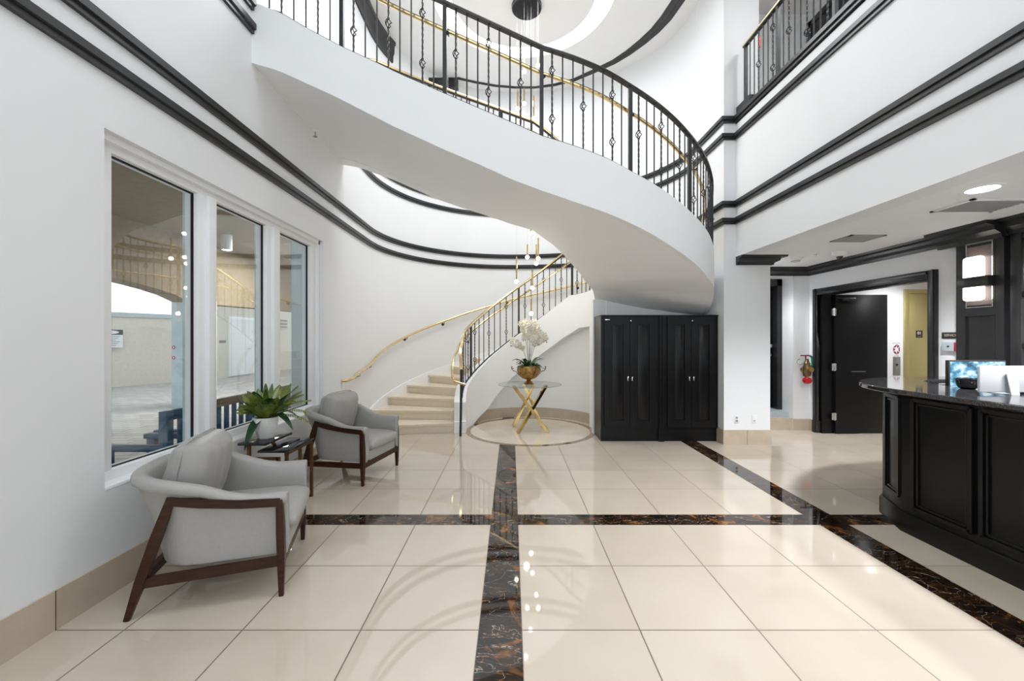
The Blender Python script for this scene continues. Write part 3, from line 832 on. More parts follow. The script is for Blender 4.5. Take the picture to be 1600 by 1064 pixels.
def balcony_railing():
    x = 3.26; z0 = 4.66; y1, y0 = 5.80, -2.0
    T = thing('balcony_railing', 'black iron balcony railing with brass top above the right-hand beam', 'railing', (x, y1, z0))
    b = MB(); b.box(3.2, 3.42, y0, 5.95, 4.56, 4.66); b.build('curb', 'black', T)
    b = MB(); b.box(3.205, 3.34, 5.62, 5.945, 4.66, 4.80); b.build('plinth', 'black', T)
    k = 0; y = y1
    while y > 1.2:
        bal('N' if k == 0 or k % 9 == 7 else ('P' if k % 3 else ('S' if (k // 3) % 2 else 'D')), .93, T, (x, y, z0)); k += 1; y -= .1
    b = MB().sweep([(x, y1 + .04, z0 + .93), (x, y0, z0 + .93)], [(-.024, -.018), (.024, -.018), (.024, .004), (-.024, .004)]); b.build('top_rail', 'black', T)
    b = MB().sweep([(x, y1 + .045, z0 + .94), (x, y0, z0 + .94)], CAPR); b.build('brass_cap', 'brass', T)
    # handrail bracket block seen behind
front_railing(); inner_railing(); wall_rail(); balcony_railing()

# ------------------------------------------------------------------ chandelier
def chandelier():
    cx, cy = .25, 6.80
    T = thing('pendant_chandelier', 'long cascading chandelier of slim brass tube pendants hanging in the stairwell', 'chandelier', (cx, cy, HC))
    MB().lathe([(0, HC - .075), (.235, HC - .075), (.245, HC - .065), (.245, HC - .02), (0, HC - .02)], (cx, cy, 0), 40).build('canopy', 'blackmatte', T)
    specs = [(841, 70, 103), (819, 83, 113), (819, 138, 163), (809, 140, 171), (829, 340, 366), (824, 382, 403), (838, 382, 413), (841, 372, 405), (807, 401, 441), (832, 420, 451), (830, 463, 491),
             (812, 12, 45), (835, 5, 38), (826, 200, 232), (815, 225, 255), (840, 250, 280), (822, 290, 318), (834, 150, 186)]
    tubes = MB()
    for i, (px, ya, yb) in enumerate(specs):
        dy = .16 * sin(i * 2.4); Y = cy + dy
        X = (px - 799) * Y / F
        za, zb = 1.5 + (530 - ya) * Y / F, 1.5 + (530 - yb) * Y / F
        if za > HC - .1: continue
        o = MB().tube([(X, Y, zb + .04), (X, Y, za)], .013, 10).build('tube', 'gold', T)
        MB().sphere((X, Y, zb + .012), .030, 12, 8).build('bulb', 'bulb', o)
        MB().tube([(X, Y, za), (X, Y, HC - .05)], .0009, 4).build('wire', 'steel', o)
    P = bpy.data.lights.new('chandelier_light', 'POINT'); P.energy = 6; P.color = (1, .88, .7); P.shadow_soft_size = .04
    for z in (2.2, 5.4):
        q = bpy.data.objects.new('chandelier_light', P); COL.objects.link(q); q.parent = T; q.location = (0, 0, z - HC)
chandelier()

# ------------------------------------------------------------------ armchairs (local: +x forward, origin under the seat)
def make_chair(label):
    T = thing('armchair', label, 'armchair', (0, 0, 0), 0, 'grey leather armchairs by the window', world=False)
    W = .36
    # legs
    for s in (-1, 1):
        b = MB(); y = s * W
        b.sweep([(0, y, 0), (0, y, .20), (-.004, y, .38), (-.01, y, .565)], [(-.019, -.02), (.019, -.02), (.024, 0), (.019, .02), (-.019, .02), (-.024, 0)], scale=[.62, 1, 1.05, .85], upv=(1, 0, 0)); b.build('leg', 'wood', T)
        b = MB(); b.sweep([(-.736, y, 0), (-.675, y, .2), (-.60, y, .44), (-.535, y, .635)], [(-.02, -.022), (.02, -.022), (.022, 0), (.02, .022), (-.02, .022), (-.022, 0)], scale=[.6, 1.05, 1.1, .9], upv=(1, 0, 0)); b.build('leg', 'wood', T)
        b = MB(); b.sweep([(-.545, y, .612), (-.40, y, .582), (-.2, y, .556), (-.005, y, .545)], [(-.02, -.018), (.02, -.018), (.02, .03), (-.02, .03)]); b.build('arm_rail', 'wood', T)
        b = MB(); b.bar((-.68, y, .19), (0, y, .205), .03, .052); b.build('side_rail', 'wood', T)
    MB().bar((0, -W, .205), (0, W, .205), .03, .055).build('front_rail', 'wood', T)
    MB().bar((-.665, -W, .21), (-.665, W, .21), .03, .05).build('back_rail', 'wood', T)
    # shell: U-shaped tub with a rolled rim
    path = []
    hw = .335
    for i in range(9): path.append((.03 - .43 * i / 8, -hw, i / 8 * .45))
    for i in range(1, 13):
        a = -pi / 2 - pi * i / 13; ca, sa = cos(a), sin(a); path.append((-.40 - .265 * abs(ca) ** .8, hw * (abs(sa) ** .8) * (1 if sa > 0 else -1), .45))
    for i in range(9): path.append((-.40 + .43 * i / 8, hw, 1 - (.45 + 0 * i) + 0))
    # re-parameterise: k = 0 at arm fronts, 1 at the middle of the back
    n = len(path); b = MB(); vs = []
    P = [Vector((p[0], p[1], 0)) for p in path]
    for i in range(n):
        t = (P[min(i + 1, n - 1)] - P[max(i - 1, 0)]).normalized(); o = Vector((t.y, -t.x, 0)) * -1
        # outward = away from (-.3, 0)
        if o.dot(P[i] - Vector((-.25, 0, 0))) < 0: o = -o
        bk = max(0., min(1., (-P[i].x - .12) / .54)); bk = bk * bk * (3 - 2 * bk)
        zt = .595 + .15 * bk; lean = .115 * max(0., min(1., (-P[i].x - .42) / .22))
        sec = [(-.025, .245), (.0, .228), (.006 + lean * .5, .25 + (zt - .25) * .55), (.012 + lean, zt - .065), (.034 + lean, zt - .050), (.040 + lean, zt - .022), (.028 + lean, zt), (.0 + lean, zt + .006), (-.030 + lean, zt - .006), (-.046 + lean, zt - .03), (-.048 + lean * .7, zt - .12), (-.055, .34), (-.05, .28)]
        for d, z in sec: q = P[i] + o * d; vs.append((q.x, q.y, z))
    k = 13; fs = []
    for i in range(n - 1):
        for j in range(k): fs.append((i * k + j, i * k + (j + 1) % k, (i + 1) * k + (j + 1) % k, (i + 1) * k + j))
    fs += [tuple(range(k)), tuple((n - 1) * k + j for j in reversed(range(k)))]
    sh = b.add(vs, fs).build('tub_shell', 'leather', T, ang=60)
    # rounded noses of the arm fronts
    m = sh.modifiers.new('bevel', 'BEVEL'); m.width = .01; m.segments = 2; m.limit_method = 'ANGLE'; m.angle_limit = radians(50)
    # base under the cushion
    MB().bbox(-.56, .025, -.27, .27, .235, .34, .015).build('seat_base', 'leather', T)
    # seat cushion
    def pillow(x0, x1, y0, y1, z0, z1, puff, nx=14, ny=14):
        bb = MB(); V = []; Fc = []
        for sgn in (-1, 1):
            for i in range(nx + 1):
                for j in range(ny + 1):
                    a, c = i / nx * 2 - 1, j / ny * 2 - 1
                    e = (1 - abs(a) ** 8) * (1 - abs(c) ** 8); e = max(0, e) ** .45
                    rx = 1 - .035 * abs(c) ** 4; ry = 1 - .035 * abs(a) ** 4
                    x = (x0 + x1) / 2 + a * rx * (x1 - x0) / 2; y = (y0 + y1) / 2 + c * ry * (y1 - y0) / 2
                    z = (z0 + z1) / 2 + sgn * ((z1 - z0) / 2 * (.42 + .58 * e) + puff * (1 - a * a) * (1 - c * c))
                    V.append((x, y, z))
        q = (nx + 1) * (ny + 1)
        for i in range(nx):
            for j in range(ny):
                p = i * (ny + 1) + j
                Fc.append((p, p + ny + 1, p + ny + 2, p + 1)); Fc.append((q + p, q + p + 1, q + p + ny + 2, q + p + ny + 1))
        for i in range(nx):
            for j0 in (0, ny): p = i * (ny + 1) + j0; Fc.append((p, p + ny + 1, q + p + ny + 1, q + p))
        for j in range(ny):
            for i0 in (0, nx): p = i0 * (ny + 1) + j; Fc.append((p, p + 1, q + p + 1, q + p))
        return bb.add(V, Fc)
    c = pillow(-.60, .075, -.285, .285, .325, .455, .012); s = c.build('seat_cushion', 'leather', T, ang=75)
    m = s.modifiers.new('sub', 'SUBSURF'); m.levels = 1; m.render_levels = 1
    # back cushion with slight creases
    c = pillow(-.225, .225, -.26, .26, -.095, .095, .045)
    R = Matrix.Translation((-.535, -.0, .672)) @ Matrix.Rotation(radians(-79), 4, 'Y')
    nv = []
    for x, y, z in c.v:
        w = .006 * sin(x * 40 + y * 22) * (1 if z > 0 else .3) + .005 * sin(y * 55 - x * 18)
        nv.append(tuple(R @ Vector((x, y, z + w))))
    c.v = nv; s = c.build('back_cushion', 'leather', T, ang=75)
    m = s.modifiers.new('sub', 'SUBSURF'); m.levels = 1; m.render_levels = 1
    # piping seam round the back cushion
    ring = []
    for i in range(40):
        a = 2 * pi * i / 40; ca, sa = cos(a), sin(a); q = .235 * max(-1, min(1, (abs(ca) ** .35) * (1 if ca > 0 else -1))); w = .26 * max(-1, min(1, (abs(sa) ** .35) * (1 if sa > 0 else -1)))
        ring.append(R @ Vector((q, w, .028)))
    MB().tube(ring, .004, 6, closed=True).build('piping', 'leather', s)
    return T
def place_chair(T, A, B):
    """A, B: floor points of the two front legs (near, far)"""
    A, B = Vector((*A, 0)), Vector((*B, 0)); y = (B - A).normalized(); x = Vector((y.y, -y.x, 0))
    T.location = (A + B) / 2; T.rotation_euler = (0, 0, atan2(x.y, x.x))
ch = make_chair('grey leather armchair nearest the camera, its back to the window')
ch2 = copy_tree(ch); ch2['label'] = 'grey leather armchair beside the foot of the stairs, beyond the black side table'
place_chair(ch, (-1.346, 2.442), (-1.565, 3.135)); place_chair(ch2, (-1.517, 4.258), (-1.361, 4.964))

# ------------------------------------------------------------------ side table and fern
def side_table():
    T = thing('side_table', 'two-tier side table with black glass tops on a bronze frame between the armchairs', 'side table', (-2.06, 3.75, 0))
    hi = MB().bbox(-2.30, -2.062, 3.50, 3.93, .605, .627, .004); hi.build('upper_top', 'blackglass', T)
    lo = MB().bbox(-2.142, -1.893, 3.516, 4.01, .540, .560, .004); lo.build('lower_top', 'blackglass', T)
    b = MB(); t = .024
    for y in (3.54, 3.90):
        b.bar((-2.225, y, .606), (-2.225, y, .475), t, t); b.bar((-2.237, y, .487), (-1.975, y, .487), t, t); b.bar((-1.975, y, .499), (-1.975, y, .012), t, t)
    for y in (3.545, 3.985): b.bar((-1.908, y, .541), (-1.908, y, 0), t, t)
    b.bar((-1.908, 3.53, .53), (-1.908, 4.0, .53), t, t); b.bar((-1.975, 3.54, .012), (-1.975, 3.90, .012), t, t); b.bar((-1.908, 3.545, .012), (-1.975, 3.545, .012), t, t)
    b.bar((-1.908, 3.985, .012), (-1.975, 3.985, .012), t, t); b.bar((-1.975, 3.90, .012), (-1.975, 3.985, .012), t, t)
    b.build('frame', 'tablewood', T)
    m = MB().bbox(-2.06, -1.99, 3.72, 3.93, .560, .566, .002); solo(m, 'phone', 'blackglass', 'small black glossy tray on the lower tier of the side table', 'tray', (-2.03, 3.82, .560))
    # fern
    cx, cy, z0 = -2.175, 3.70, .627
    P = thing('potted_fern', 'green fern with broad dark leaves in a white pot on the side table', 'potted plant', (cx, cy, z0))
    prof = [(.0, 0), (.062, 0), (.070, .01), (.098, .10), (.108, .165), (.104, .185), (.094, .185), (.094, .165), (.0, .16)]
    MB().lathe(prof, (cx, cy, z0), 7).build('pot', 'ceramic', P, ang=25)
    rng = random.Random(3)
    zc0 = z0 + .17
    fr = MB()
    def ok(p): return p.x > XL - .03
    for i in range(46):
        a = 2 * pi * i / 46 + rng.uniform(-.15, .15); ln = rng.uniform(.28, .40); el = rng.uniform(.40, 1.3)
        if cos(a) < -.3: ln *= .75; el = max(el, .8)
        if cos(a + 1.05) > .55: el = max(el, .95); ln *= .9
        d = Vector((cos(a), sin(a), 0)); sd = Vector((-sin(a), cos(a), 0)); pts = []
        n = 20
        for j in range(n + 1):
            t = j / n; r = ln * (sin(el) * 0 + cos(el * .8) * t + .08 * t); h = ln * (sin(el) * 1.15 * t - (.25 + .55 * (1.25 - el)) * t * t)
            pts.append(Vector((cx, cy, zc0)) + d * (r + .02) + Vector((0, 0, h)))
        for p in pts:
            if p.x < XL - .04: p.x = XL - .04
        fr.tube(pts, .0022, 4)
        for j in range(2, n):
            t = j / n; w = .050 * sin(pi * min(1, t * .92 + .08)) ** .7 * ln / .3
            tg = (pts[j + 1] - pts[j - 1]).normalized()
            for s in (-1, 1):
                tip = pts[j] + sd * s * w + tg * w * .45 + Vector((0, 0, -.012)); c = pts[j]; m = (c + tip) / 2
                fr.add([c, m + tg * .0085 + Vector((0, 0, .003)), tip, m - tg * .0085], [(0, 1, 2, 3)])
    fr.build('fern_fronds', 'fern', P)
    lv = MB()
    def leaf(base, d, ln, wd, rise, droop):
        sd = Vector((-d.y, d.x, 0)); prev = None; n = 9; vs = []; fs = []
        for j in range(n + 1):
            t = j / n; c = base + d * ln * t * .85 + Vector((0, 0, ln * (rise * t - droop * t * t))); w = wd * sin(pi * (t * .93 + .05)) ** .8
            if c.x < XL - .0: c.x = XL - .0
            vs += [c - sd * w + Vector((0, 0, w * .35)), c, c + sd * w + Vector((0, 0, w * .35))]
        for j in range(n): fs += [(3 * j, 3 * j + 1, 3 * j + 4, 3 * j + 3), (3 * j + 1, 3 * j + 2, 3 * j + 5, 3 * j + 4)]
        lv.add(vs, fs)
    C = Vector((cx, cy, zc0))
    for a, ln, wd, ri, dr in ((-1.9, .22, .05, .3, 1.35), (-.1, .27, .05, .7, 1.05), (.6, .32, .05, .8, 1.0), (2.2, .2, .045, 1.0, .6), (-2.1, .24, .05, 1.25, .75), (1.2, .26, .05, 1.1, .6), (-2.9, .2, .045, 1.3, .4), (0.1, .22, .05, 1.4, .4), (-.9, .2, .05, 1.5, .5), (3.0, .2, .04, 1.5, .3), (-1.5, .22, .045, 1.6, .4)):
        leaf(C + Vector((.02 * cos(a), .02 * sin(a), 0)), Vector((cos(a), sin(a), 0)), ln, wd, ri, dr)
    lv.build('broad_leaves', 'leafdark', P)
    yl = MB(); lv_keep = lv
    lv = MB()
    for k in range(6):
        a = rng.uniform(0, 2 * pi); leaf(C + Vector((.03 * cos(a), .03 * sin(a), 0)), Vector((cos(a), sin(a), 0)), rng.uniform(.2, .33), .024, rng.uniform(.9, 1.5), rng.uniform(.2, .7))
    return P, lv
P_, lv_ = side_table()
lv_.build('light_leaves', 'leaf', P_)

# ------------------------------------------------------------------ glass table with orchid urn
def centre_table():
    T = thing('centre_table', 'round glass table on crossed polished gold legs standing on the circular inlay', 'table', (CX, CY, 0))
    zt = .76
    MB().lathe([(0, zt - .012), (.512, zt - .012), (.520, zt - .006), (.520, zt - .002), (.514, zt), (0, zt)], (CX, CY, 0), 72).build('glass_top', 'tableglass', T)
    MB().tube([(CX + .5205 * cos(2 * pi * i / 72), CY + .5205 * sin(2 * pi * i / 72), zt - .006) for i in range(72)], .0045, 6, closed=True).build('glass_edge', 'greyplastic', T)
    z1 = zt - .013
    for (tx, ty, bx, by) in ((-.27, -.12, .28, -.22), (.265, -.02, -.20, -.29), (.08, .24, -.27, .20), (-.10, .24, .22, .22)):
        t, bt = Vector((CX + tx, CY + ty, z1 - .01)), Vector((CX + bx, CY + by, .022))
        b = MB().bar(bt, t, .048, .048); o = b.build('leg', 'gold', T)
        c = MB().lathe([(0, 0), (.016, 0), (.016, .03), (0, .03)], (bt.x, bt.y, 0), 12); c.lathe([(0, 0), (.022, 0), (.022, .022), (0, .022)], (t.x, t.y, z1 - .02), 14); c.build('glide', 'gold', o)
    # urn
    U = thing('flower_urn', 'antique gold footed urn with scroll handles filled with white orchids', 'flower urn', (CX - .02, CY, zt))
    ux = CX - .02
    prof = [(0, 0), (.085, 0), (.088, .008), (.07, .022), (.045, .045), (.033, .068), (.05, .078), (.105, .095), (.15, .13), (.18, .18), (.195, .235), (.192, .285), (.186, .30), (.18, .285), (.16, .24), (0, .22)]
    MB().lathe(prof, (ux, CY, zt), 40).build('bowl', 'antique', U)
    fl = MB()                                       # raised lobes on the bowl
    for i in range(22):
        a = 2 * pi * i / 22
        fl.sphere((ux + .182 * cos(a), CY + .182 * sin(a), zt + .235), .022, 6, 5, (.7, .7, 1.6))
    fl.build('embossing', 'antique', U)
    for s in (-1, 1):
        pth = []
        for i in range(15):
            t = i / 14; a = -1.1 + t * 3.6
            pth.append((ux + s * (.19 + .07 * t + .035 * sin(a)), CY, zt + .15 + .14 * t + .012 * cos(a * 2)))
        for i in range(1, 12):
            a = i / 11 * 4.2; pth.append((ux + s * (.262 - .0 + .018 * sin(a)), CY, zt + .272 + .018 * cos(a)))
        MB().tube(pth, .006, 8).build('handle', 'darkbrass', U)
    rng = random.Random(11)
    lf = MB()
    for i in range(20):
        a = 2 * pi * i / 20 + rng.uniform(-.2, .2); ln = rng.uniform(.20, .30); d = Vector((cos(a), sin(a), 0)); sd = Vector((-sin(a), cos(a), 0)); vs = []; fs = []
        ri, dr = rng.uniform(.8, 1.6), rng.uniform(.7, 1.2)
        for j in range(9):
            t = j / 8; c = Vector((ux, CY, zt + .25)) + d * (.04 + ln * t * .8) + Vector((0, 0, ln * (ri * t - dr * t * t))); w = .034 * sin(pi * (t * .9 + .08)) ** .6
            vs += [c - sd * w + Vector((0, 0, w * .4)), c, c + sd * w + Vector((0, 0, w * .4))]
        for j in range(8): fs += [(3 * j, 3 * j + 1, 3 * j + 4, 3 * j + 3), (3 * j + 1, 3 * j + 2, 3 * j + 5, 3 * j + 4)]
        lf.add(vs, fs)
    lf.build('orchid_leaves', 'orchidleaf', U)
    def blossom(c, nrm, r, b):
        n = Vector(nrm).normalized(); x = n.cross(Vector((0, 0, 1)))
        x = x.normalized() if x.length > .1 else Vector((1, 0, 0)); y = n.cross(x)
        for i in range(5):
            a = 2 * pi * i / 5 + .3; wid = .62 if i % 2 else .42; d = x * cos(a) + y * sin(a); e = n.cross(d); L_ = r * (1 if i % 2 else .9)
            ps = [c, c + d * L_ * .45 + e * L_ * wid * .8 + n * .006, c + d * L_ * .85 + e * L_ * wid * .6 + n * .004, c + d * L_ - n * .006, c + d * L_ * .85 - e * L_ * wid * .6 + n * .004, c + d * L_ * .45 - e * L_ * wid * .8 + n * .006]
            b.add(ps, [(0, 1, 2), (0, 2, 3), (0, 3, 4), (0, 4, 5)])
        b.sphere(c + n * .008, r * .2, 6, 4)
    ns = 8
    ends = [(-.22, -.06, .58, .36), (-.10, -.12, .82, .55), (-.04, .08, .86, .6), (.06, -.12, .84, .6), (.13, .05, .86, .62), (.22, -.05, .66, .42), (.02, -.2, .78, .5), (.16, -.14, .74, .5)]
    for i, (dx, dy, pk, _) in enumerate(ends):
        st = MB(); base = Vector((ux + dx * .12, CY + dy * .2, zt + .25)); pts = []
        for j in range(13):
            t = j / 12; h = pk * (1.25 * t - .42 * max(0, t - .45) ** 1.2 * (1.8 if abs(dx) > .12 else .9)); h = min(h, pk * .99)
            pts.append(base + Vector((dx * t ** 1.7 * 1.1, dy * t ** 1.7, .02 + h * .88)))
        st.tube(pts, .0035, 5); s = st.build('stem', 'stem', U)
        fb = MB()
        for j in range(7, 13):
            for q in range(3):
                c = pts[j] + Vector((rng.uniform(-.035, .035), rng.uniform(-.035, .03), rng.uniform(-.03, .03))); blossom(c, (rng.uniform(-.7, .7), -1, rng.uniform(-.4, .3)), rng.uniform(.042, .056), fb)
        fb.build('blossoms', 'petal', s, ang=20)
        if i in (0, 5):
            bd = MB()
            for q in range(3): bd.sphere(pts[-1] + Vector((.012 * q * (1 if dx > 0 else -1), -.01, -.035 - .028 * q)), .011, 6, 5, (.8, .8, 1.3))
            bd.build('buds', 'stem', s)
centre_table()

# ------------------------------------------------------------------ tall black cupboards
def cupboard(x0, x1, label, plate):
    y0, y1, z1 = 6.09, 6.60, 1.855
    T = thing('cupboard', label, 'cupboard', ((x0 + x1) / 2, (y0 + y1) / 2, 0), group='tall black cupboards under the stair')
    b = MB(); b.box(x0, x1, y0 + .025, y1, .19, z1 - .02); b.bbox(x0 - (.0), x1, y0 + .005, y1, z1 - .022, z1, .004); b.build('carcass', 'blackcab', T)
    MB().box(x0 + .001, x1 - .001, y0 + .05, y1, 0, .195).build('plinth', 'blackcab', T)
    xm = (x0 + x1) / 2 - .005
    for k, (a, c) in enumerate(((x0 + .045, xm - .003), (xm + .003, x1 - .045))):
        d = MB(); z0, z2 = .215, z1 - .035; st = .085
        for q in ((a, a + st, z0, z2), (c - st, c, z0, z2), (a + st, c - st, z0, z0 + st), (a + st, c - st, z2 - st, z2)): d.box(q[0], q[1], y0, y0 + .024, q[2], q[3])
        d.box(a + st, c - st, y0 + .014, y0 + .024, z0 + st, z2 - st)
        # bead round the field and the raised centre
        A, C, Z0, Z2 = a + st, c - st, z0 + st, z2 - st
        for (p, q) in (((A, Z0), (C, Z0)), ((C, Z0), (C, Z2)), ((C, Z2), (A, Z2)), ((A, Z2), (A, Z0))): d.bar((p[0], y0 + .004, p[1]), (q[0], y0 + .004, q[1]), .016, .014, up=(0, 1, 0))
        d.bbox(A + .03, C - .03, y0 + .008, y0 + .02, Z0 + .03, Z2 - .03, .006)
        o = d.build('door', 'blackcab', T)
        kx = c - .028 if k == 0 else a + .028
        kn = MB(); kn.bbox(kx - .009, kx + .009, y0 - .026, y0, .895, .955, .004); kn.build('knob', 'chrome', o)
    lk = MB(); lk.lathe([(0, -.012), (.009, -.012), (.009, .002), (0, .002)], (xm + .012, y0, z1 - .085), 12, 'Y'); lk.build('lock', 'chrome', T)
    if plate: MB().bbox(x0 + .055, x0 + .125, y0 - .002, y0 + .004, z1 - .078, z1 - .062, .002).build('name_plate', 'chrome', T)
cupboard(1.313, 2.155, 'left tall black two-door cupboard with a small silver plate, under the stair', True)
b = MB().box(2.155, 2.235, 6.10, 6.6, .0, 1.855); b.box(2.165, 2.185, 6.088, 6.1, .2, 1.85); b.box(2.205, 2.225, 6.088, 6.1, .2, 1.85); 
solo(b, 'filler_panel', 'blackcab', 'narrow black upright panel joining the two tall cupboards', 'cupboard panel', (2.195, 6.4, 0))
cupboard(2.235, 3.026, 'right tall black two-door cupboard next to the white pillar', False)

# ------------------------------------------------------------------ pillar outlets and alcove door
def outlet(x, kind, label, z=.36, y=5.95):
    T = thing('wall_outlet', label, 'outlet', (x, y, z), group='outlets low on the pillar')
    MB().bbox(x - .036, x + .036, y - .007, y, z - .058, z + .058, .003).build('plate', 'plastic', T)
    s = MB()
    if kind == 0:
        for dz in (-.022, .022):
            s.bbox(x - .017, x + .017, y - .011, y - .006, z + dz - .015, z + dz + .015, .003)
        s.build('socket', 'greyplastic', T)
    else:
        s.lathe([(0, -.012), (.009, -.012), (.009, 0), (0, 0)], (x, y - .004, z - .02), 10, 'Y'); s.build('jack', 'greyplastic', T)
outlet(3.21, 0, 'white double power outlet low on the pillar, nearer the cupboards')
outlet(3.46, 1, 'white wall plate with a small round jack low on the pillar, on its right')
def alcove_door():
    T = MB().box(3.74, 4.60, 7.30, 7.345, .295, 2.42).build('door_1', 'blackcab', kind='structure')
    h = MB(); x, y, z = 4.525, 7.30, 1.385
    h.lathe([(0, -.03), (.032, -.03), (.034, 0), (0, 0)], (x, y, z), 20, 'Y'); h.tube([(x, y - .02, z), (x, y - .055, z), (x - .03, y - .058, z), (x - .11, y - .05, z - .012)], .010, 8); h.build('door_handle', 'chrome', T)
    d = MB(); d.lathe([(0, -.014), (.021, -.014), (.021, 0), (0, 0)], (x, y, z - .16), 16, 'Y'); d.build('deadbolt', 'chrome', T)
    e = MB().box(4.578, 4.585, 7.295, 7.301, .30, 2.42); e.box(3.74, 4.6, 7.292, 7.301, .295, .31); e.build('edge_strip', 'chrome', T)
alcove_door()

# ------------------------------------------------------------------ fire hose valve on the wall
def fire_valve():
    x, y, z = 4.80, 6.888, 1.0
    T = thing('fire_hose_valve', 'bronze fire hose valve with red cap and green lever beside the open black door', 'fire valve', (x, y, z))
    b = MB(); b.tube([(x, y, z), (x, y - .10, z)], .035, 12); b.lathe([(0, -.13), (.05, -.12), (.062, -.06), (.062, .02), (.045, .07), (.05, .09), (.032, .11), (.022, .16), (.0, .16)], (x, y - .11, z + .02), 18); b.build('body', 'darkbrass', T)
    b = MB(); b.lathe([(0, -.02), (.04, -.02), (.045, .012), (0, .012)], (x + .02, y - .17, z + .01), 14, 'Y'); b.build('side_outlet', 'antique', T)
    b = MB(); b.tube([(x - .10, y - .11, z + .235), (x + .04, y - .11, z + .235)], .011, 8); b.tube([(x - .02, y - .11, z + .18), (x - .02, y - .11, z + .245)], .010, 8); b.build('handle_bar', 'maroon', T)
    b = MB(); b.lathe([(0, -.05), (.045, -.045), (.058, -.015), (.058, .03), (.045, .055), (0, .06)], (x - .02, y - .15, z - .165), 22, 'Y'); b.build('cap', 'red', T)
    b = MB(); b.sweep([(x + .05, y - .11, z + .235), (x + .085, y - .11, z + .20), (x + .09, y - .11, z + .09), (x + .088, y - .11, z - .02)], RECT(.03, .02)); b.build('lever', 'green', T)
    b = MB(); pth = [(x - .07 - .05 * sin(t), y - .05, z + .13 + .045 * cos(t)) for t in [i * pi / 6 for i in range(9)]]; b.tube(pth, .004, 6); b.build('chain', 'chrome', T)
fire_valve()

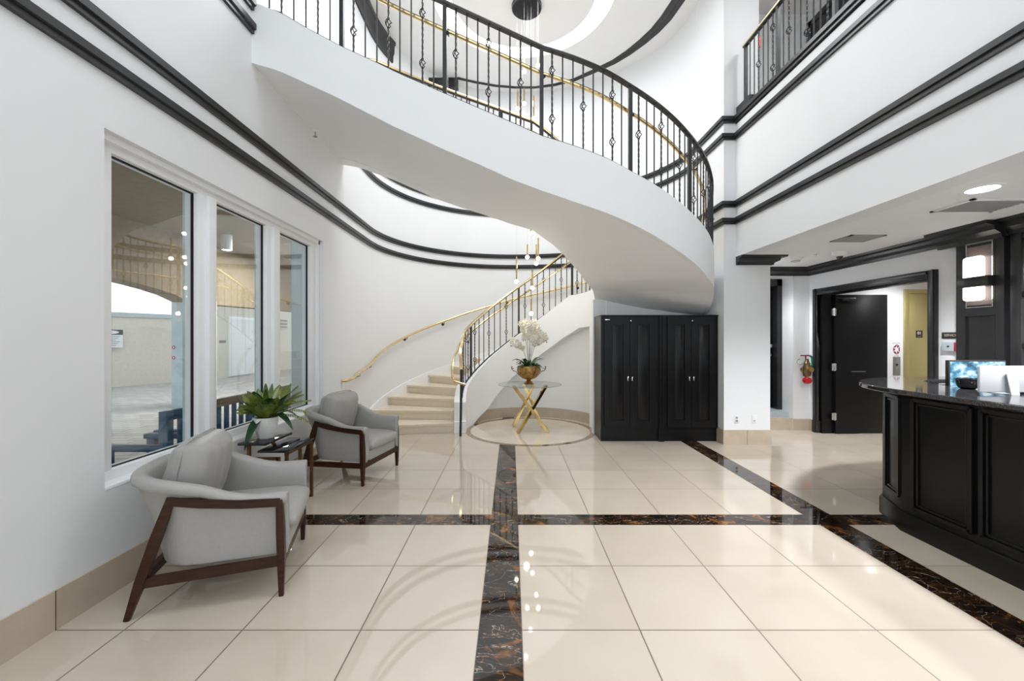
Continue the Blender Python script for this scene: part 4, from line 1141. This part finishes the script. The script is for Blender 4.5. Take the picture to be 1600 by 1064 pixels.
# ------------------------------------------------------------------ open black door leaf, elevator and wall signs
def doorway():
    T = MB().bbox(5.13, 5.95, 6.60, 6.645, .012, 2.205, .003).build('door_2', 'blackcab', kind='structure')
    for z in (.28, 1.06, 1.93):
        b = MB(); b.box(5.06, 5.13, 6.585, 6.61, z - .055, z + .055); b.tube([(5.095, 6.58, z - .06), (5.095, 6.58, z + .06)], .012, 8); b.build('hinge', 'chrome', T)
    b = MB(); b.bbox(5.2, 5.42, 6.56, 6.60, 2.10, 2.15, .006); b.bar((5.3, 6.57, 2.12), (5.1, 6.5, 2.14), .02, .008); b.build('door_closer', 'black', T)
    MB().bbox(5.38, 5.6, 6.594, 6.6, .985, .992, .001).build('scratch_plate', 'greyplastic', T)
    b = MB(); b.box(4.95, 5.14, 6.65, 6.72, 0, 2.24); b.box(4.95, 5.03, 4.90, 6.69, 2.19, 2.24); struct(b, 'trim_jamb', 'blackcab')
    # elevator
    y = 6.95; x0, x1, zt = 6.60, 7.70, 2.26
    E = thing('elevator', 'brushed gold elevator entrance seen through the open black doorway', 'elevator', ((x0 + x1) / 2, y, 0))
    b = MB(); b.bbox(x0 - .075, x0, y - .03, y + .02, 0, zt + .07, .004); b.bbox(x1, x1 + .075, y - .03, y + .02, 0, zt + .07, .004); b.bbox(x0, x1, y - .03, y + .02, zt, zt + .07, .004); b.build('door_frame', 'elev', E)
    for a, c in ((x0, x0 + .34), (x0 + .344, x1)): MB().bbox(a, c, y - .012, y - .002, .01, zt, .002).build('door_panel', 'elev', E)
    s = MB().bbox(6.725, 6.835, y - .016, y - .0125, 1.525, 1.645, .001); p = s.build('floor_plate', 'signblack', E)
    text('01', .066, 'whitetext', 'numerals', p, (6.78 - E.location.x, y - .0165 - y, 1.60), (pi / 2, 0, 0), .0006)
    c = MB()
    for q in range(4): c.sphere((6.755 + .016 * q, y - .0165, 1.548), .0032, 6, 4)
    c.build('braille', 'whitetext', p)
    # call station and safety sign
    C = thing('call_station', 'grey steel elevator call panel on the white wall under the red sign', 'call panel', (6.41, y, 1.05))
    MB().bbox(6.352, 6.474, y - .008, y, .90, 1.205, .002).build('plate', 'steel', C)
    b = MB(); b.lathe([(0, -.008), (.016, -.008), (.016, 0), (0, 0)], (6.413, y - .007, 1.075), 14, 'Y'); b.build('button', 'blackmatte', C)
    b = MB(); b.lathe([(0, -.006), (.008, -.006), (.008, 0), (0, 0)], (6.416, y - .007, 1.02), 10, 'Y'); b.build('key_switch', 'chrome', C)
    G = thing('fire_safety_sign', 'small maroon and white hexagonal fire sign above the elevator call panel', 'sign', (6.41, y, 1.33))
    cx, cz = 6.412, 1.33
    MB().add([(cx + .062 * sin(i * pi / 3), y - q, cz + .088 * cos(i * pi / 3)) for q in (.001, .004) for i in range(6)], [tuple(range(6)), tuple(range(6, 12))] + [(i, (i + 1) % 6, 6 + (i + 1) % 6, 6 + i) for i in range(6)]).build('panel', 'signpaper', G)
    b = MB()
    for i in range(6):
        a0, a1 = i * pi / 3, (i + 1) * pi / 3
        P = lambda r, a: (cx + .060 * r * sin(a), y - .0046, cz + .086 * r * cos(a))
        b.add([P(1, a0), P(1, a1), P(.62, a1), P(.62, a0)] if i % 2 else [P(1, a0 + .12), P(1, a1 - .12), P(.3, (a0 + a1) / 2)], [(0, 1, 2, 3)] if i % 2 else [(0, 1, 2)])
    b.build('print', 'maroon', G)
    for q in (.105, -.11): text('IN CASE OF FIRE' if q > 0 else 'USE STAIRS', .016, 'maroon', 'lettering', G, (0, -.003, q), (pi / 2, 0, 0), .0003)
    # sign and alarm box on the reception wall (faces -x)
    x = 4.93
    S = thing('elevator_sign', 'black plaque with pale letters reading SERVICE ELEVATOR beside the doorway', 'sign', (x, 4.63, 1.54))
    MB().bbox(x - .012, x, 4.40, 4.770, 1.507, 1.578, .002).build('plaque', 'signblack', S)
    text('SERVICE ELEVATOR', .036, 'signtext', 'lettering', S, (-.0125, -.045, .003), (pi / 2, 0, -pi / 2), .0005)
    A = thing('alarm_box', 'pale grey alarm box with a red end on the white wall under the black plaque', 'alarm box', (x, 4.66, 1.42))
    MB().bbox(x - .05, x, 4.602, 4.738, 1.365, 1.465, .006).build('box', 'greybox', A); MB().bbox(x - .054, x, 4.553, 4.601, 1.365, 1.465, .004).build('red_end', 'redbox', A)
    MB().tube([(x - .05, 4.66, 1.42), (x - .058, 4.66, 1.42)], .009, 10).build('key_hole', 'blackmatte', A)
doorway()

# ------------------------------------------------------------------ pilaster with sconce, mirror panel
def reception_wall():
    b = MB(); x = 4.86
    y0, y1 = 4.115, 4.56
    b.box(x + .015, 4.93, y0, y1, 0, LC - .15)
    st = .085
    def fld(z0, z1, st=.085):
        b.box(x, x + .016, y0, y0 + st, z0, z1); b.box(x, x + .016, y1 - st, y1, z0, z1)
        b.box(x, x + .016, y0 + st, y1 - st, z0, z0 + .05); b.box(x, x + .016, y0 + st, y1 - st, z1 - .05, z1)
        A, C = y0 + st, y1 - st
        for p, q in (((A, z0 + .05), (C, z0 + .05)), ((C, z0 + .05), (C, z1 - .05)), ((C, z1 - .05), (A, z1 - .05)), ((A, z1 - .05), (A, z0 + .05))): b.bar((x + .006, p[0], p[1]), (x + .006, q[0], q[1]), .014, .018, up=(1, 0, 0))
    fld(0, .9); fld(.9, 1.80); fld(1.80, LC - .15)
    struct(b, 'trim_pilaster', 'black')
    # sconce
    S = thing('wall_sconce', 'lit frosted glass wall sconce with a black band on the black pilaster', 'wall lamp', (x, 4.345, 2.09))
    ya, yb = 4.215, 4.455
    f = MB().box(x + .002, x + .014, ya, yb, 1.835, 2.50); f.build('back_plate', 'taupeglass', S)
    f = MB()
    for q in ((ya - .006, ya + .004, 1.83, 2.505), (yb - .004, yb + .006, 1.83, 2.505), (ya, yb, 1.83, 1.838), (ya, yb, 2.497, 2.505)): f.box(x - .004, x + .004, *q)
    f.build('rim', 'chrome', S)
    MB().bbox(x - .075, x - .012, 4.255, 4.44, 1.90, 2.36, .03).build('glass_shade', 'sconceglass', S)
    MB().bbox(x - .085, x + .003, 4.19, 4.475, 2.04, 2.145, .004).build('band', 'black', S)
    # mirror wall with black muntins
    Mi = MB().box(4.915, 4.93, 1.0, 4.03, .95, LC - .13).build('window_2', 'mirror', kind='structure')
    b = MB()
    for y in (4.02, 3.3, 2.55, 1.8, 1.05): b.bbox(4.875, 4.925, y - .03, y + .06, .0, LC - .12, .004)
    for z in (.92, 1.43, 1.93, 2.45): b.bbox(4.885, 4.922, 1.0, 4.03, z - .02, z + .03, .004)
    b.box(4.9, 4.925, 1.0, 4.03, 0, .95)
    b.build('mirror_frame', 'black', Mi)
reception_wall()

# ------------------------------------------------------------------ reception desk
def desk():
    T = thing('reception_desk', 'black panelled reception desk with a curved polished granite counter', 'reception desk', (3.3, 2.6, 0))
    XF = 3.075; Ye = YB + 1.5
    out = [(XF, Ye), (XF, 3.27), (3.22, 3.62), (3.50, 3.86), (3.95, 3.98), (4.75, 3.98)]
    inn = [(4.75, 3.80), (4.0, 3.80), (3.62, 3.70), (3.45, 3.50), (3.34, 3.2), (3.34, Ye)]
    b = MB().prism(out + inn, .0, 1.07); b.build('body', 'blackcab', T)
    pl = MB(); pp = out; 
    pl.mould(pp, [(0, 0), (.022, 0), (.022, .13), (.012, .15), (0, .15)]) ; pl.build('plinth', 'blackcab', T)
    def panel(p, q, z0, z1):
        """raised bead panel on the face from plan point p to q (outside on the left of travel)"""
        p, q = Vector((*p, 0)), Vector((*q, 0)); d = (q - p).normalized(); o = Vector((-d.y, d.x, 0))
        m = MB()
        def at(a, z, e): v = p + d * a + o * e; return (v.x, v.y, z)
        Ln = (q - p).length
        for off, w, hh in ((0, .026, .018), (.03, .012, .009)):
            c = [(off, z0 + off), (Ln - off, z0 + off), (Ln - off, z1 - off), (off, z1 - off)]
            for i in range(4):
                (a, za), (e, ze) = c[i], c[(i + 1) % 4]
                m.bar(at(a, za, hh / 2), at(e, ze, hh / 2), w, hh, up=o)
        m.build('panel', 'blackcab', T)
    for (a, c) in ((2.785, 3.185), (2.32, 2.72), (1.85, 2.25), (1.4, 1.8), (.9, 1.3)): panel((XF, a), (XF, c), .21, 1.035)
    panel((3.105, 3.335), (3.19, 3.545), .25, 1.03)
    # counter
    oc = [(2.985, Ye), (2.985, 3.1), (2.99, 3.3), (3.02, 3.48), (3.08, 3.66), (3.18, 3.82), (3.32, 3.98), (3.52, 4.14), (3.8, 4.27), (4.15, 4.34), (4.75, 4.36)]
    ic = [(4.75, 4.05), (4.3, 4.05), (4.05, 4.02), (3.88, 3.93), (3.77, 3.78), (3.66, 3.58), (3.60, 3.3), (3.60, Ye)]
    c = MB().prism(oc + ic, 1.073, 1.112); o = c.build('counter', 'granite', T)
    m = o.modifiers.new('bevel', 'BEVEL'); m.width = .008; m.segments = 2; m.limit_method = 'ANGLE'; m.angle_limit = radians(60)
    w = MB().prism([(3.34, Ye), (3.34, 3.2), (3.47, 3.52), (3.64, 3.72), (4.02, 3.82), (4.6, 3.82), (4.6, 3.3), (4.0, 3.2), (4.0, Ye)], .72, .75); w.build('work_top', 'blackcab', T)
    # monitor with camera feeds, facing the camera
    zb = .75
    Mo = thing('monitor', 'wide monitor showing blue security camera pictures on the reception desk', 'monitor', (3.87, 3.58, zb))
    x0, x1, y, z0, z1 = 3.68, 4.14, 3.50, 1.035, 1.312
    a = MB(); a.bbox(x0 - .012, x1 + .012, y, y + .03, z0 - .014, z1 + .012, .004); mo = a.build('casing', 'blackmatte', Mo)
    MB().box(x0, x1, y - .003, y, z0, z1).build('screen', 'cctv', Mo)
    a = MB(); a.box(3.86, 3.91, y + .03, y + .05, zb + .02, 1.1); a.bbox(3.76, 4.01, y - .03, y + .12, zb, zb + .02, .006); a.build('stand', 'blackmatte', Mo)
    # all-in-one computer seen from behind
    zt = 1.112
    I = thing('computer', 'slim silver all-in-one computer seen from behind on the granite counter', 'computer', (3.50, 2.95, zt))
    a = MB(); a.bbox(3.295, 3.84, 2.935, 2.955, 1.125, 1.312, .008); a.build('screen_back', 'alu', I)
    a = MB(); a.add([(3.476, 2.905, zt), (3.534, 2.905, zt), (3.546, 2.925, 1.258), (3.466, 2.925, 1.258), (3.476, 2.899, zt), (3.534, 2.899, zt), (3.546, 2.919, 1.258), (3.466, 2.919, 1.258)], [(0, 1, 2, 3), (4, 7, 6, 5), (0, 4, 5, 1), (1, 5, 6, 2), (2, 6, 7, 3), (3, 7, 4, 0)])
    a.bbox(3.476, 3.534, 2.899, 3.05, zt, zt + .005, .002); a.bar((3.506, 2.938, 1.25), (3.506, 2.918, 1.25), .06, .012); a.build('stand', 'alu', I)
    # black bowl in front of the monitor
    B = MB(); q = (3.565, 3.26, zt); B.lathe([(0, 0), (.04, 0), (.058, .015), (.066, .045), (.067, .072), (.072, .077), (.072, .083), (.062, .083), (.06, .05), (0, .02)], q, 28); B.sphere((q[0], q[1], zt + .066), .05, 14, 8, (1, 1, .5)); B.tube([(q[0] - .064, q[1], zt + .07), (q[0] - .085, q[1], zt + .066), (q[0] - .082, q[1], zt + .045)], .007, 6)
    solo(B, 'bowl', 'blackglass', 'glossy black lidded bowl in front of the blue monitor', 'bowl', (3.565, 3.26, zt))
    W = MB(); W.sphere((3.50, 2.82, zt + .026), .018, 14, 9, (1, 1, 1.45)); W.lathe([(0, 0), (.016, 0), (.016, .006), (0, .006)], (3.50, 2.82, zt), 14)
    solo(W, 'webcam', 'chrome', 'tiny round silver camera on the counter before the silver computer', 'camera', (3.50, 2.82, zt))
desk()

# ------------------------------------------------------------------ low-ceiling fixtures
def low_ceiling():
    z = LC
    def can(x, y, label=None):
        T = thing('recessed_downlight', label or 'round recessed downlight glowing in the low ceiling over the desk', 'ceiling light', (x, y, z), group='recessed downlights in the low ceiling')
        MB().lathe([(.095, -.006), (.125, -.006), (.128, 0), (.095, 0), (.095, -.006)], (x, y, z), 32, cap=False).build('trim_ring', 'white', T)
        MB().lathe([(0, -.003), (.096, -.003), (.096, .0), (0, .0)], (x, y, z), 32).build('lens', 'lamp', T)
        return T
    cans = [(3.68, 3.26)]
    can(3.68, 3.26)
    # further lamps of the same row lie outside the frame
    def spot(x, y, zz, e, ang=150, soft=.09, col=(.97, .98, 1)):
        l = bpy.data.lights.new('downlight', 'SPOT'); l.energy = e; l.spot_size = radians(ang); l.spot_blend = .6; l.shadow_soft_size = soft; l.color = col
        o = bpy.data.objects.new('downlight', l); COL.objects.link(o); o.location = (x, y, zz)
    for x, y, e in ((3.68, 3.26, 320), (3.68, 1.0, 130), (4.3, 2.1, 250), (3.68, -1.2, 110)): spot(x, y, z - .03, e)
    spot(6.6, 5.6, z - .03, 90); spot(6.2, 6.3, z - .03, 60); spot(3.86, 6.52, z - .03, 85)  # last one: hidden spot added behind the pillar to brighten the right-hand floor
    def vent(x, y, lx, ly, label, n, m, back):
        T = thing('ceiling_vent', label, 'vent', (x, y, z), group='air vents in the low ceiling')
        f = MB()
        for q in ((x - lx / 2, x + lx / 2, y - ly / 2, y - ly / 2 + .03), (x - lx / 2, x + lx / 2, y + ly / 2 - .03, y + ly / 2), (x - lx / 2, x - lx / 2 + .03, y - ly / 2, y + ly / 2), (x + lx / 2 - .03, x + lx / 2, y - ly / 2, y + ly / 2)): f.box(*q, z - .012, z)
        f.build('frame', m, T)
        MB().box(x - lx / 2 + .03, x + lx / 2 - .03, y - ly / 2 + .03, y + ly / 2 - .03, z - .003, z).build('backing', back, T)
        for i in range(n):
            yy = y - ly / 2 + .04 + (ly - .08) * i / (n - 1)
            MB().bar((x - lx / 2 + .03, yy, z - .008), (x + lx / 2 - .03, yy, z - .008), .017, .003, up=(0, .6, .8)).build('slat', 'greyplastic', T)
    vent(4.13, 3.66, .56, .36, 'louvred grey air vent in the low ceiling beside the round downlight', 8, 'plastic', 'blackmatte')
    vent(4.02, 4.85, .40, .32, 'flat grey square air vent in the low ceiling between downlight and dome camera', 12, 'greyplastic', 'greyplastic')
    T = thing('smoke_detector', 'round white smoke detector on the low ceiling near the pillar', 'smoke detector', (4.10, 6.02, z))
    MB().lathe([(0, -.05), (.055, -.05), (.075, -.03), (.08, 0), (0, 0)], (4.10, 6.02, z), 28).build('body', 'plastic', T); MB().lathe([(.05, -.054), (.06, -.054), (.06, -.046), (.05, -.046), (.05, -.054)], (4.10, 6.02, z), 24, cap=False).build('grille', 'greyplastic', T)
    T = thing('fire_sprinkler', 'small sprinkler head on the low ceiling between the smoke detector and dome camera', 'sprinkler', (4.20, 5.75, z))
    MB().lathe([(0, -.006), (.03, -.006), (.032, 0), (0, 0)], (4.2, 5.75, z), 20).build('rosette', 'chrome', T); MB().lathe([(0, -.045), (.022, -.045), (.022, -.041), (.006, -.041), (.006, 0), (0, 0)], (4.2, 5.75, z), 16).build('deflector', 'chrome', T)
    T = thing('dome_camera', 'white dome security camera with dark lens on the low ceiling', 'security camera', (4.42, 5.62, z))
    MB().lathe([(0, -.062), (.072, -.062), (.085, -.048), (.088, 0), (0, 0)], (4.42, 5.62, z), 28).build('housing', 'plastic', T); MB().sphere((4.42, 5.62, z - .06), .040, 18, 10).build('dome', 'blackglass', T)
    # sprinkler on the stair soffit
    u = -137; x, y = -2.02, 4.30; zz = 1.5 + (530 - 213) * 4.30 / F
    T = thing('fire_sprinkler', 'small sprinkler head alone under the upper stair flight', 'sprinkler', (x, y, zz + .05))
    MB().lathe([(0, .045), (.036, .045), (.034, .055), (0, .06)], (x, y, zz), 20).build('rosette', 'white', T); MB().lathe([(0, -.005), (.02, -.005), (.02, 0), (.006, 0), (.006, .05), (0, .05)], (x, y, zz), 16).build('deflector', 'steel', T)
low_ceiling()

# ------------------------------------------------------------------ upper storey bits seen through the balcony railing
def upper():
    b = MB(); x = 4.95
    for y in (5.75, 6.85): b.bbox(x - .03, x + .01, y, y + .1, 4.56, 6.75, .006)
    b.bbox(x - .03, x + .01, 5.75, 6.95, 6.65, 6.75, .006); b.box(x - .012, x + .01, 5.85, 6.85, 4.56, 6.65)
    T = b.build('door_3', 'black', kind='structure')
    MB().box(x - .02, x - .012, 6.05, 6.65, 5.4, 6.4).build('door_glass', 'blackglass', T)
    S = thing('exit_sign', 'small orange-red lit sign behind the balcony railing', 'sign', (4.0, 7.0, 6.45))
    MB().bbox(3.96, 4.16, 6.965, 7.0, 6.38, 6.56, .004).build('housing', 'greyplastic', S); MB().box(3.97, 4.15, 6.96, 6.965, 6.39, 6.55).build('lit_face', 'exitlit', S)
upper()

# ------------------------------------------------------------------ outside the window
def outside():
    g = MB().box(-40, XL - .25, -6, 45, -.25, -.02); g.build('ground_outside', 'pavers', kind='structure')
    # curved boundary wall with coping, then the straight wall with the doors
    pth = [(-14.5, 6), (-13.6, 10), (-12.7, 13), (-11.9, 14.6), (-11.35, 15.6)]
    w = MB().mould(pth, [(0, -.1), (0, 2.22), (.25, 2.22), (.25, -.1)]); struct(w, 'wall_outside', 'stucco')
    w = MB().mould(pth, [(-.04, 2.22), (-.04, 2.36), (.3, 2.36), (.3, 2.22)]); struct(w, 'wall_coping', 'greybox')
    w = MB().box(-11.6, -11.3, 15.5, 40, -.1, 4.2); struct(w, 'wall_courtyard', 'stucco')
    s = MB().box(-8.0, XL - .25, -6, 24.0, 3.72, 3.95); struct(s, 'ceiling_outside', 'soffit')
    # porch beam with shallow arches on a pale column
    b = MB(); ys = [-6 + .4 * i for i in range(71)]
    def zb(y):
        if y < 9.1: t = (9.1 - y) / 5.5; return 2.30 + .55 * sqrt(max(0, 1 - (1 - min(1, t)) ** 2)) * .75
        return 2.32 + .022 * max(0, y - 9.7)
    vs = []
    for y in ys: vs += [(-7.08, y, zb(y)), (-7.48, y, zb(y)), (-7.48, y, 3.75), (-7.08, y, 3.75)]
    fs = []
    for q in range(len(ys) - 1):
        for k in range(4): fs.append((4 * q + k, 4 * q + (k + 1) % 4, 4 * q + 4 + (k + 1) % 4, 4 * q + 4 + k))
    n = 4 * (len(ys) - 1); fs += [(3, 2, 1, 0), (n, n + 1, n + 2, n + 3)]
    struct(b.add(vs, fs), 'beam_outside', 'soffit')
    c = MB().box(-7.51, -7.02, 9.22, 9.95, -.02, 2.4); struct(c, 'column_outside', 'bluegrey')
    for z, lab in ((1.32, 'upper of two small red round stickers on the pale column outside'), (1.09, 'lower of two small red round stickers on the pale column outside')):
        T = thing('round_sign', lab, 'sticker', (-7.46, 9.22, z), group='red stickers on the outdoor column')
        MB().lathe([(0, -.003), (.04, -.003), (.04, 0), (0, 0)], (-7.46, 9.22, z), 18, 'Y').build('disc', 'redbox', T); MB().lathe([(0, -.004), (.018, -.004), (.018, -.003), (0, -.003)], (-7.46, 9.22, z), 12, 'Y').build('print', 'signpaper', T)
    # white double door far away
    D = MB(); x = -11.3
    D.box(x, x + .06, 16.65, 18.5, .0, 2.42); d = D.build('door_4', 'white', kind='structure')
    e = MB(); e.box(x + .06, x + .1, 16.72, 17.56, .03, 2.33); e.box(x + .06, x + .1, 17.58, 18.43, .03, 2.33); e.build('door_leaf', 'plastic', d)
    h = MB(); h.tube([(x + .1, 17.66, 1.1), (x + .16, 17.66, 1.1), (x + .16, 17.85, 1.1)], .02, 8)
    for z in (.3, 1.2, 2.1): h.box(x + .09, x + .12, 18.42, 18.48, z - .08, z + .08)
    h.build('door_hardware', 'chrome', d)
    # small wall plates and a vent
    m = MB().bbox(x, x + .02, 16.15, 16.5, 1.36, 1.46, .004); solo(m, 'door_sign', 'taupeglass', 'small dark plaque on the stucco wall left of the white outdoor doors', 'sign', (x, 16.3, 1.4))
    V = thing('wall_vent', 'dark slatted vent on the outdoor stucco wall right of the white doors', 'vent', (x, 20.4, 2.3))
    MB().box(x, x + .03, 20.0, 21.0, 2.0, 2.5).build('frame', 'stucco', V)
    for i in range(3): MB().box(x + .03, x + .05, 20.05, 20.95, 2.06 + .16 * i, 2.14 + .16 * i).build('slat', 'taupeglass', V)
    # warning sign on the curved wall
    px = Vector((-12.28, 13.55, 1.45)); t = Vector((.5, .866, 0)).normalized()
    ry = atan2(.8, 1.6)
    S = thing('warning_sign', 'white warning sign with a black header and white oval on the curved stucco wall', 'sign', (-12.58, 13.05, 1.5), atan2(1.6, .8), world=False)
    MB().box(-.33, .33, -.02, .0, -.26, .30).build('board', 'signpaper', S)
    MB().box(-.33, .33, -.024, -.02, .14, .30).build('header', 'signblack', S)
    o = MB().lathe([(0, -.003), (1, -.003), (1, 0), (0, 0)], (0, 0, 0), 32, 'Y'); o.v = [(x_ * .23, y_ - .0245, z_ * .06 + .22) for x_, y_, z_ in o.v]; o.build('oval', 'signpaper', S)
    ln = MB()
    for i in range(6): ln.box(-.26, .26 - .05 * (i % 3), -.023, -.02, .075 - .055 * i, .095 - .055 * i)
    ln.build('print_lines', 'greytext', S)
    # cylinder downlight under the outdoor soffit
    q = (-6.07, 8.9)
    L_ = thing('soffit_downlight', 'white cylinder downlight under the outdoor soffit', 'outdoor light', (*q, 3.72))
    MB().lathe([(.0, 0), (.10, 0), (.10, -.32), (.085, -.32), (.085, -.30), (0, -.30)], (*q, 3.72), 28).build('housing', 'plastic', L_)
    MB().lathe([(0, -.302), (.084, -.302), (.084, -.306), (0, -.306)], (*q, 3.72), 24).build('lens', 'lamp', L_)
    # benches by the glass
    def bench(name, label, m, y0, y1, x0, x1, seat_m, group):
        B = thing(name, label, 'bench', ((x0 + x1) / 2, (y0 + y1) / 2, -.02), group=group)
        for y in (y0, y1):
            for xx, hh in ((x0, .62), (x1, .92)):
                MB().bbox(xx - .035, xx + .035, y - .035, y + .035, -.02, hh, .006).build('leg', m, B)
            MB().bbox(x0 - .06, x1 + .04, y - .04, y + .04, .60, .645, .008).build('armrest', m, B)
        for i in range(4): xx = x0 + .02 + (x1 - x0 - .06) * i / 3; MB().bbox(xx - .05, xx + .05, y0, y1, .40, .43, .006).build('seat_slat', seat_m, B)
        MB().bbox(x1 - .02, x1 + .02, y0, y1, .84, .92, .008).build('top_rail', seat_m, B); MB().bbox(x1 - .02, x1 + .02, y0, y1, .50, .55, .008).build('lower_rail', m, B)
        n = int((y1 - y0) / .11)
        for i in range(1, n): yy = y0 + (y1 - y0) * i / n; MB().bbox(x1 - .012, x1 + .012, yy - .025, yy + .025, .54, .85, .004).build('back_slat', m, B)
    bench('garden_bench', 'blue painted slatted bench outside the first window pane', 'bluepaint', 3.36, 3.80, -3.26, -2.78, 'bluepaint', 'benches outside the window')
    bench('garden_bench', 'blue bench with a brown top rail outside the second window pane', 'bluepaint', 3.95, 5.3, -3.3, -2.85, 'brownpaint', 'benches outside the window')
outside()

# ------------------------------------------------------------------ light
def area(name, loc, size, e, rot=(0, 0, 0), col=(1, 1, 1), sy=None):
    l = bpy.data.lights.new(name, 'AREA'); l.energy = e; l.color = col; l.size = size
    if sy: l.shape = 'RECTANGLE'; l.size_y = sy
    o = bpy.data.objects.new(name, l); COL.objects.link(o); o.location = loc; o.rotation_euler = rot; return o
area('lobby_fill', (.4, .6, HC - .05), 3.2, 50, sy=5, col=(.91, .955, 1))  # broad unseen fill added overhead to brighten the lobby, no fixture
area('stairwell_fill', (.19, 6.62, HC - .06), 1.9, 98, col=(.91, .955, 1))  # extra fill added below the ceiling disc to lift niche and steps
def high_fill(x, y, e, ang=78):  # unseen narrow spots added to brighten the floor, not the stair face
    l = bpy.data.lights.new('high_floor_fill', 'SPOT'); l.energy = e; l.spot_size = radians(ang); l.spot_blend = .9; l.shadow_soft_size = .12; l.color = (.92, .96, 1)
    o = bpy.data.objects.new('high_floor_fill', l); COL.objects.link(o); o.location = (x, y, HC - .04)
for x in (-.9, 1.0):
    for y in (-1.0, .5, 1.7): high_fill(x, y, 75, 66)
area('corridor_lamp', (-3.6, 4.9, OZ1 + .25), 1.6, 70)
area('balcony_lamp', (4.2, 3.5, HC - .05), .8, 45, col=(.92, .96, 1))
w = bpy.data.worlds.new('world'); SC.world = w; w.use_nodes = True
bg = w.node_tree.nodes['Background']; bg.inputs['Color'].default_value = (.88, .95, 1, 1); bg.inputs['Strength'].default_value = 1.38
area('porch_fill', (-5.2, 10.5, 3.68), 2.0, 230, col=(1, .97, .92))  # wide fill added to brighten the pavers, apart from the cylinder fixture

SC.view_settings.view_transform = 'Standard'; SC.view_settings.look = 'None'; SC.view_settings.gamma = 1
SC.view_settings.use_curve_mapping = False; SC.view_settings.exposure = .36
SC.cycles.max_bounces = 10; SC.cycles.diffuse_bounces = 8; SC.cycles.glossy_bounces = 5; SC.cycles.transparent_max_bounces = 12
SC.cycles.use_denoising = True
SC.cycles.sample_clamp_indirect = 6
for o in bpy.data.objects:
    if '_w' in o: del o['_w']
